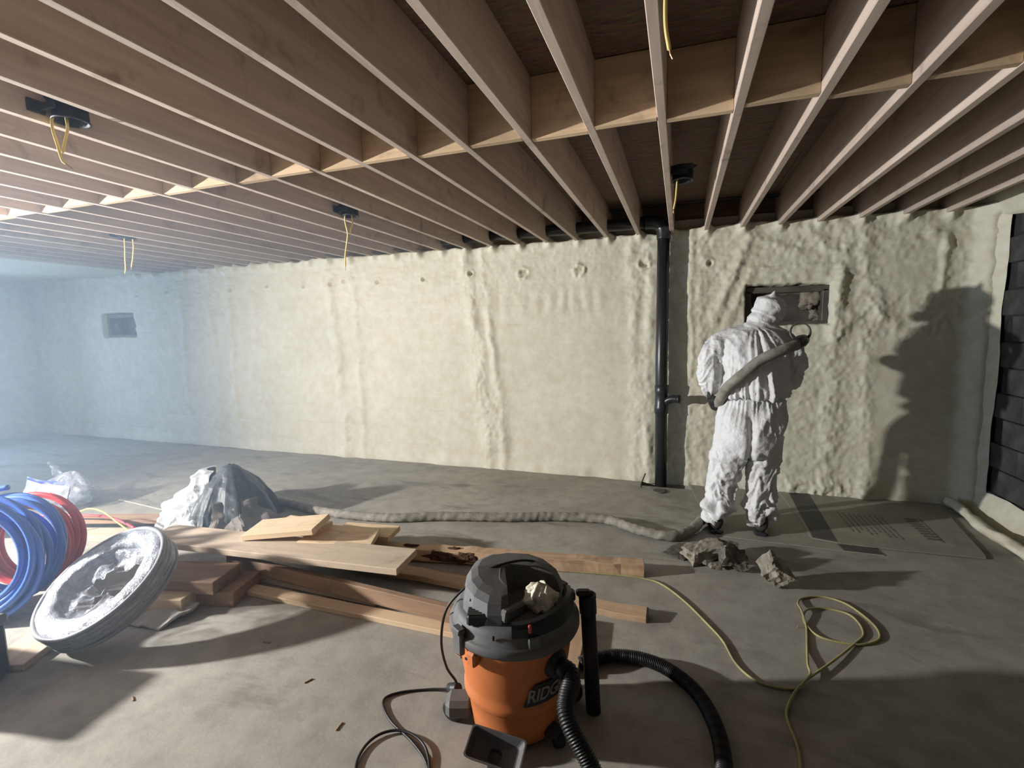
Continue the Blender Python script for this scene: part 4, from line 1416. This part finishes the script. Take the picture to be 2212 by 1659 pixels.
M['film'] = mat_film()
CN = Vector((-.063, -.54, .84)).normalized()
CC = Vector((-2.825, 1.615, .255))
e1 = CN.cross(Vector((0, 0, 1))).normalized()
e2 = CN.cross(e1)
wc = empty('wrapped_coil', CC, 'grey pipe coil in clear stretch wrap leaning on timber blocks', 'tubing coil')
nu, nv = 110, 26
V = []
for i in range(nu):
    t = 2 * math.pi * i / nu
    for k in range(nv):
        p = 2 * math.pi * k / nv
        # rounded-square bundle section, wider along the axis than it is thick
        cx_, sx_ = math.cos(p), math.sin(p)
        q = (abs(cx_) ** 3.2 + abs(sx_) ** 3.2) ** (-1 / 3.2)
        wr_ = 1 + 0.05 * float(ridged(t * 3.0 + p, p * 1.2, 2.0, 2)) + 0.05 * float(fbm(t * 5, p * 2, 4.0, 2))
        rad_ = 0.262 + 0.058 * q * cx_ * wr_
        ax_ = 0.066 * q * sx_ * wr_
        V.append(tuple(e1 * (rad_ * math.cos(t)) + e2 * (rad_ * math.sin(t)) + CN * ax_))
F = []
for i in range(nu):
    j = (i + 1) % nu
    for k in range(nv):
        l = (k + 1) % nv
        F.append((i * nv + k, j * nv + k, j * nv + l, i * nv + l))
wo = build('wrapped_bundle', V, F, M['wrap'], wc, True)
# tubing turns showing through on the outer side
for i in range(5):
    pts = [tuple(e1 * (.312 * math.cos(t)) + e2 * (.312 * math.sin(t)) + CN * (-.052 + .026 * i)) for t in np.linspace(0, 2 * math.pi, 64, endpoint=False)]
    build('pipe_turn', *tube(pts, .0125, 8, closed=True), mat_plain('grey_pipe', (0.30, 0.31, 0.34), 0.4, 0.1, 6, 0.0) if i == 0 else bpy.data.materials['grey_pipe'], wc, True)
# loose film stretched over the hole with a torn middle
V, F = [], []
n1, n2 = 72, 10
for i in range(n1):
    t = 2 * math.pi * i / n1
    inner = .115 + .075 * float(fbm(math.cos(t) * 1.6 + 3, math.sin(t) * 1.6, 1.0, 3)) + .02 * math.sin(5 * t)
    for k in range(n2):
        u = k / (n2 - 1)
        r_ = .215 * (1 - u) + inner * u
        dz = .03 - .05 * u + .028 * float(fbm(math.cos(t) * 3 * r_ * 6, math.sin(t) * 3 * r_ * 6, 2.0, 3)) * (0.3 + u)
        V.append(tuple(e1 * (r_ * math.cos(t)) + e2 * (r_ * math.sin(t)) + CN * dz))
F = [(i * n2 + k, ((i + 1) % n1) * n2 + k, ((i + 1) % n1) * n2 + k + 1, i * n2 + k + 1) for i in range(n1) for k in range(n2 - 1)]
build('torn_film', V, F, M['film'], wc, True)

# ------------------------------------------------------------------ clear bag with a blue seal strip
bg = empty('plastic_bag', (-5.45, 2.80, 0), 'clear plastic bag with a blue seal strip behind the coils', 'bag')
uu, tt = np.meshgrid(np.linspace(0, 2 * np.pi, 48, endpoint=False), np.linspace(0, 1, 22), indexing='ij')
prof_r = np.interp(tt, [0, .08, .3, .6, .85, 1], [.01, .30, .33, .27, .18, .10])
rw = 1 + 0.22 * fbm(np.cos(uu) * 1.8, np.sin(uu) * 1.8, tt * 3, 3) + 0.07 * ridged(uu * 3, tt * 2, 1.0, 2)
Vb = np.stack([prof_r * rw * np.cos(uu) + .16 * tt, .55 * prof_r * rw * np.sin(uu), .01 + .30 * tt + .04 * np.cos(uu + .4) * tt], -1).reshape(-1, 3)
build('bag_body', Vb, grid_faces(48, 22, True), M['film'], bg, True)
uu, tt = np.meshgrid(np.linspace(0, 1, 24), np.linspace(0, 1, 10), indexing='ij')
fl = np.stack([-.30 + .62 * uu, -.12 - .03 * np.sin(uu * 3) + .05 * tt, .12 + .14 * tt + .02 * fbm(uu * 3, tt * 2, 1, 2)], -1).reshape(-1, 3)
build('bag_flap', fl, grid_faces(24, 10), mat_plain('milky_plastic', (0.62, 0.64, 0.66), 0.3, 0.08, 10, 0.2), bg, True)
uu, tt = np.meshgrid(np.linspace(0, 1, 24), np.linspace(0, 1, 3), indexing='ij')
ss = np.stack([-.30 + .62 * uu, -.078 - .03 * np.sin(uu * 3) + .0 * tt, .245 + .036 * tt + .02 * fbm(uu * 3, 1.0, 1, 2)], -1).reshape(-1, 3)
st = build('seal_strip', ss, grid_faces(24, 3), mat_plain('blue_seal', (0.09, 0.11, 0.55), 0.4, 0.05, 10, 0.0), bg, True)
for o in (st,):
    md = o.modifiers.new('t', 'SOLIDIFY')
    md.thickness = 0.006
uu, tt = np.meshgrid(np.linspace(0, 1, 22), np.linspace(0, 1, 16), indexing='ij')
up_ = np.stack([-.12 + .52 * uu - .05 * tt, .02 + .10 * tt * uu + .04 * fbm(uu * 3, tt * 3, 5, 3), .24 + .17 * tt - .22 * uu * tt - .06 * uu + .03 * fbm(uu * 4, tt * 4, 8, 3)], -1).reshape(-1, 3)
build('bag_upper_sheet', up_, grid_faces(22, 16), M['film'], bg, True)

# ------------------------------------------------------------------ tarpaulin heap: white sheet and dark pleated cover
tp = empty('tarp_heap', (-3.62, 3.02, 0), 'heap of crumpled white sheeting and dark pleated tarp on the floor', 'tarp')


def heap(a0, a1, prof, fold, seed, name, mat, n=90, m=30, ns=1.0):
    aa, tt = np.meshgrid(np.radians(np.linspace(a0, a1, n)), np.linspace(0, 1, m), indexing='ij')
    rad_ = np.interp(tt, [p[0] for p in prof], [p[1] for p in prof])
    hz_ = np.interp(tt, [p[0] for p in prof], [p[2] for p in prof])
    k = 1 + fold(aa, tt)
    x_ = rad_ * k * np.cos(aa)
    y_ = rad_ * k * np.sin(aa) * .85
    cr = .03 * ns * fbm(x_ * 6, y_ * 6, hz_ * 6 + seed, 3) + .018 * ns * ridged(x_ * 8 + seed, y_ * 8, hz_ * 7, 2)
    x_ = x_ + cr * np.cos(aa)
    y_ = y_ + cr * np.sin(aa)
    z_ = hz_ + cr * .4 * (hz_ > .03)
    o = build(name, np.stack([x_, y_, np.maximum(z_, .004)], -1).reshape(-1, 3), grid_faces(n, m), mat, tp, False)
    md = o.modifiers.new('t', 'SOLIDIFY')
    md.thickness = .006
    return o


M['white_sheet'] = mat_plain('white_sheeting', (0.43, 0.45, 0.46), 0.45, 0.08, 8, 0.2)
M['tarp'] = mat_plain('dark_grey_tarp', (0.050, 0.058, 0.064), 0.5, 0.2, 8, 0.15)
ws = heap(140, 300, [(0, .02, .40), (.15, .10, .385), (.45, .26, .24), (.8, .43, .06), (1, .50, .0)], lambda a, t: .10 * np.sin(a * 7) * t + .06 * np.sin(a * 15 + 1) * t, 2.0, 'white_sheet', M['white_sheet'], ns=1.5)
ws.location = (-.10, 0, 0)
dt = heap(-118, 150, [(0, .015, .47), (.12, .06, .455), (.4, .22, .32), (.7, .34, .13), (.9, .37, .03), (1, .39, .0)], lambda a, t: .11 * np.sign(np.sin(a * 7 + .5)) * np.abs(np.sin(a * 7 + .5)) ** .5 * t + .05 * np.sin(a * 17) * t, 5.0, 'pleated_cover', M['tarp'], 120, 30, .35)
dt.location = (.07, -.02, 0)
hs = heap(-75, 10, [(0, .10, .22), (.3, .24, .22), (.7, .36, .08), (1, .42, .0)], lambda a, t: .08 * np.sin(a * 9) * t, 9.0, 'brown_lining', mat_plain('brown_cloth', (0.19, 0.17, 0.15), 0.8, 0.2, 10, 0.2), 40, 18)
hs.location = (.12, -.05, 0)

# stray yellow cord near the heap
tag(build('yellow_lead', *tube(catmull([(-4.45, 2.30, .10), (-4.42, 2.32, .17), (-4.28, 2.36, .245), (-4.10, 2.36, .24), (-3.90, 2.34, .18), (-3.62, 2.30, .12), (-3.45, 2.33, .10), (-3.30, 2.42, .12), (-3.22, 2.55, .05)], 10), .006, 8), mat_plain('yellow_cord_jacket', (0.62, 0.52, 0.12), 0.5, 0.08, 20, 0.0), None, True),
    'short yellow cord arching up behind the wrapped coil', 'cord')
tag(build('thin_line', *tube(catmull([(-5.05, 3.05, .006), (-4.75, 3.02, .006), (-4.4, 2.98, .006), (-4.05, 2.95, .006)], 8), .005, 6), mat_plain('pale_line', (0.55, 0.52, 0.40), 0.6), None, True), 'pale thin line lying on the floor left of the tarp heap', 'cord')

# yellow extension cord snaking on the right
ep = [(-1.75, 2.95), (-1.2, 2.88), (-.7, 2.93), (-.36, 2.98), (-.16, 2.98), (-.06, 2.93), (.06, 2.78), (.17, 2.59), (.23, 2.47), (.27, 2.32), (.33, 2.23), (.41, 2.2), (.5, 2.22), (.56, 2.29), (.7, 2.46), (.85, 2.66), (.9, 2.74), (.91, 2.84), (.88, 2.92), (.78, 2.94), (.69, 2.89), (.65, 2.81), (.65, 2.74), (.69, 2.65), (.8, 2.63), (.88, 2.65), (.96, 2.72), (.98, 2.82), (.95, 2.94), (.89, 3.04), (.79, 3.07), (.69, 3.02), (.65, 2.94), (.65, 2.85), (.645, 2.72), (.61, 2.54), (.58, 2.39), (.57, 2.31), (.49, 2.19), (.44, 2.08), (.43, 2.01), (.44, 1.9), (.43, 1.79), (.40, 1.6), (.46, 1.3)]
crossz = {13: .014, 14: .012, 20: .014, 21: .014, 32: .014, 33: .02, 36: .016, 37: .016, 38: .010}
tag(build('yellow_cable', *tube(catmull([(a, b, crossz.get(i, .006)) for i, (a, b) in enumerate(ep)], 8), .0055, 8), mat_plain('dull_yellow_jacket', (0.36, 0.33, 0.135), 0.5, 0.15, 15, 0.0, dirt=(0.22, 0.205, 0.14)), None, True),
    'long yellow extension cord looped on the bare floor at right', 'cord')

# ------------------------------------------------------------------ debris
M['chunk'] = mat_plain('foam_chunk', (0.27, 0.25, 0.205), 0.85, 0.35, 18, 0.6, spec=0.2, dirt=(0.09, 0.08, 0.065))
M['chunk_dark'] = mat_plain('dirty_chunk', (0.10, 0.092, 0.078), 0.85, 0.5, 22, 0.7, spec=0.2, dirt=(0.34, 0.31, 0.26))


def chunk(loc, size, seed, label, mat, rot=(0, 0, 0), cat='debris', group='debris chunks by the worker'):
    bm = bmesh.new()
    bmesh.ops.create_cube(bm, size=1)
    bmesh.ops.subdivide_edges(bm, edges=bm.edges[:], cuts=7, use_grid_fill=True)
    for p in bm.verts:
        c = np.array(p.co)
        k = 0.24 * float(fbm(c[0] * 2 + seed, c[1] * 2, c[2] * 2, 3)) + 0.10 * float(ridged(c[0] * 4, c[1] * 4 + seed, c[2] * 4, 2))
        p.co = Vector(((c[0] * (1 + k)) * size[0], (c[1] * (1 + k)) * size[1], (c[2] * (1 + k)) * size[2]))
    bm.verts.index_update()
    v = [tuple(p.co) for p in bm.verts]
    f = [tuple(q.index for q in fc.verts) for fc in bm.faces]
    bm.free()
    R = Matrix.Rotation(rot[2], 3, 'Z') @ Matrix.Rotation(rot[1], 3, 'Y') @ Matrix.Rotation(rot[0], 3, 'X')
    v = [R @ Vector(p) for p in v]
    mz = min(p.z for p in v)
    o = build('debris_chunk', [(p.x, p.y, p.z - mz) for p in v], f, mat)
    o.location = (loc[0], loc[1], 0.0)
    tag(o, label, cat, group)
    return o


chunk((.17, 3.36), (.20, .14, .075), 1.0, 'cream edged foam block at the left of the debris pile', M['chunk'], (.1, -.15, .5))
chunk((.30, 3.41), (.17, .13, .085), 2.0, 'dark crusted foam slab in the middle of the debris pile', M['chunk_dark'], (.3, .1, -.4))
chunk((.35, 3.27), (.13, .11, .09), 3.0, 'jagged foam piece at the right front of the debris pile', M['chunk_dark'], (.5, .3, .2))
chunk((.255, 3.27), (.09, .05, .03), 4.0, 'small flat foam crumb before the debris pile', M['chunk'], (0, 0, .3))
chunk((.055, 3.44), (.20, .15, .022), 5.0, 'flat grey torn scrap at the left of the debris pile', M['chunk_dark'], (0, 0, .9))
chunk((.565, 3.14), (.12, .12, .10), 6.0, 'single rough foam lump lying alone on the floor', M['chunk'], (.4, .6, .3))
for i, (sx_, sy_, lb) in enumerate(((-1.95, 1.78, 'dark wood splinter on the floor below the lumber pile'), (-1.55, 1.62, 'small wood chip midway between the wrapped coil and the vacuum'), (-1.25, 1.45, 'wood chip just left of the looped black cord'),
                                     (-2.2, 1.30, 'splinter lying in the tool chest shadow'), (.62, 2.72, 'dark chip inside the yellow cable loop'), (-.98, 1.98, 'crumb of wood between the lowest stud and the vacuum'))):
    a = random.random() * 6.28
    tag(build('wood_chip', *xf(cbox(.030 + .02 * random.random(), .007, .005, .0015, (0, 0, .0025)), Matrix.Translation((sx_, sy_, 0)) @ Matrix.Rotation(a, 4, 'Z')), M['dark_lumber']), lb, 'wood chip', 'scattered wood chips')

# ------------------------------------------------------------------ printed sheets under the worker
def mat_card():
    m, nt, b = new_mat('grey_cardboard')
    v = coords(nt, 'World')
    f = noise(nt, v, 3.0, 6, 0.6)
    c = ramp(nt, f, [(0.3, (0.27, 0.255, 0.215)), (0.7, (0.36, 0.345, 0.295))])
    nt.links.new(c, b.inputs['Base Color'])
    b.inputs['Roughness'].default_value = 0.7
    bump(nt, b, noise(nt, v, 4.0, 3), 0.3, 0.03)
    return m


M['card'] = mat_card()
M['ink'] = mat_plain('dark_print', (0.075, 0.072, 0.070), 0.65, 0.2, 12, 0.1)
M['ink_soft'] = mat_plain('faded_print', (0.16, 0.15, 0.125), 0.7, 0.25, 30, 0.1)


def sheet(poly, z, thick, name, label):
    n = len(poly)
    v = [(x, y, z + thick) for x, y in poly] + [(x, y, z) for x, y in poly]
    f = [tuple(range(n))] + [tuple(range(2 * n - 1, n - 1, -1))] + [((i + 1) % n, i, n + i, n + (i + 1) % n) for i in range(n)]
    return tag(build(name, v, f, M['card']), label, 'cardboard', 'printed sheets under the worker')


s1 = sheet([(.12, 4.99), (.20, 4.35), (.285, 3.80), (.70, 3.785), (1.33, 3.775), (1.20, 4.5), (1.12, 5.0)], .001, .004, 'printed_sheet', 'lower cardboard sheet under the worker with a dark corner stripe')
s2 = sheet([(.90, 5.0), (.93, 4.4), (.935, 3.93), (1.10, 3.895), (1.50, 3.885), (1.93, 3.90), (1.955, 3.96), (2.05, 4.55), (2.14, 5.02)], .007, .004, 'printed_sheet', 'upper cardboard sheet printed with a dark band and rows of text')


def decal(poly, z, name, mat, parent):
    n = len(poly)
    return build(name, [(x, y, z) for x, y in poly], [tuple(range(n))], mat, parent)


decal([(1.10, 3.782), (1.325, 3.780), (1.305, 3.885), (1.085, 3.885)], .0056, 'print_band', M['ink'], s1)
decal([(.948, 3.945), (1.095, 3.910), (1.125, 4.45), (1.150, 5.0), (.985, 5.0), (.965, 4.5)], .0116, 'print_band', M['ink'], s2)
rt_ = random.Random(4)
for row in range(9):
    xx = 1.255 + .036 * row
    y_ = 4.56 - .02 * rt_.random()
    ye = 4.17 + (.08 if row in (2, 5) else 0) - .012 * row
    while y_ > ye:
        ln = .02 + .05 * rt_.random()
        decal([(xx, y_), (xx, y_ - ln), (xx + .012, y_ - ln), (xx + .012, y_)], .0117, 'print_mark', M['ink_soft'], s2)
        y_ -= ln + .010
# heavy block of lettering, too worn to read: strokes only
for k in range(9):
    yy = 4.56 - .049 * k
    decal([(1.715, yy), (1.705, yy - .034), (1.79, yy - .032), (1.80, yy + .002)], .0117, 'print_mark', M['ink_soft'], s2)
decal([(1.818, 4.58), (1.790, 4.10), (1.802, 4.10), (1.828, 4.58)], .0117, 'print_mark', M['ink_soft'], s2)

# trimmed foam strip curling along the right wall foot
pts = catmull([(2.175, 4.97, .055), (2.185, 4.80, .052), (2.165, 4.60, .045), (2.155, 4.35, .04), (2.17, 4.10, .04), (2.185, 3.85, .04), (2.20, 3.5, .04), (2.19, 3.1, .04)], 16)
fs = build('foam_offcut', *tube(pts, .048, 14, rfun=lambda i, t: (0.85 + .25 * float(fbm(i * .12, math.cos(t), math.sin(t), 2))) * (1.0 if math.sin(t) > -.2 else .85)), M['foam'], None, True)
tag(fs, 'long trimmed strip of cream foam along the right wall foot', 'foam strip')

# dark tool chest at the left edge, mostly outside the picture
tc_ = empty('tool_chest', (-3.195, 1.04, 0), 'dark tool chest corner at the lower left edge', 'tool chest')
tc_.rotation_euler = (0, 0, math.radians(8))
build('chest_body', *cbox(.64, .30, .24, .012, (0, 0, .14)), M['dark_plastic'], tc_)
build('chest_lid', *cbox(.66, .32, .05, .012, (0, 0, .28)), M['grey_plastic'], tc_)
for sx_ in (-.25, .25):
    build('chest_foot', *cbox(.08, .24, .03, .004, (sx_, 0, .015)), M['dark_plastic'], tc_)
hd_ = build('chest_handle', *tube(catmull([(-.10, 0, .295), (-.09, 0, .325), (0, 0, .332), (.09, 0, .325), (.10, 0, .295)], 6), .012, 10), M['dark_plastic'], tc_, True)

# ------------------------------------------------------------------ haze in the air
def mat_haze(name, density):
    m = bpy.data.materials.new(name)
    m.use_nodes = True
    nt = m.node_tree
    nt.nodes.clear()
    out = nt.nodes.new('ShaderNodeOutputMaterial')
    vs = nt.nodes.new('ShaderNodeVolumeScatter')
    vs.inputs['Color'].default_value = (0.58, 0.77, 1.0, 1)
    vs.inputs['Density'].default_value = density
    vs.inputs['Anisotropy'].default_value = 0.0
    nt.links.new(vs.outputs[0], out.inputs['Volume'])
    return m


hz = build('haze', *cbox(-1.9 - XL - 0.12, WALL_Y - YF - 0.25, 2.66, 0, ((-1.9 + XL) / 2, (WALL_Y + YF) / 2 - 0.04, 1.36)), mat_haze('smoky_haze', 0.068))
tag(hz, 'blue white overspray haze hanging at the left end', 'haze', kind='stuff')
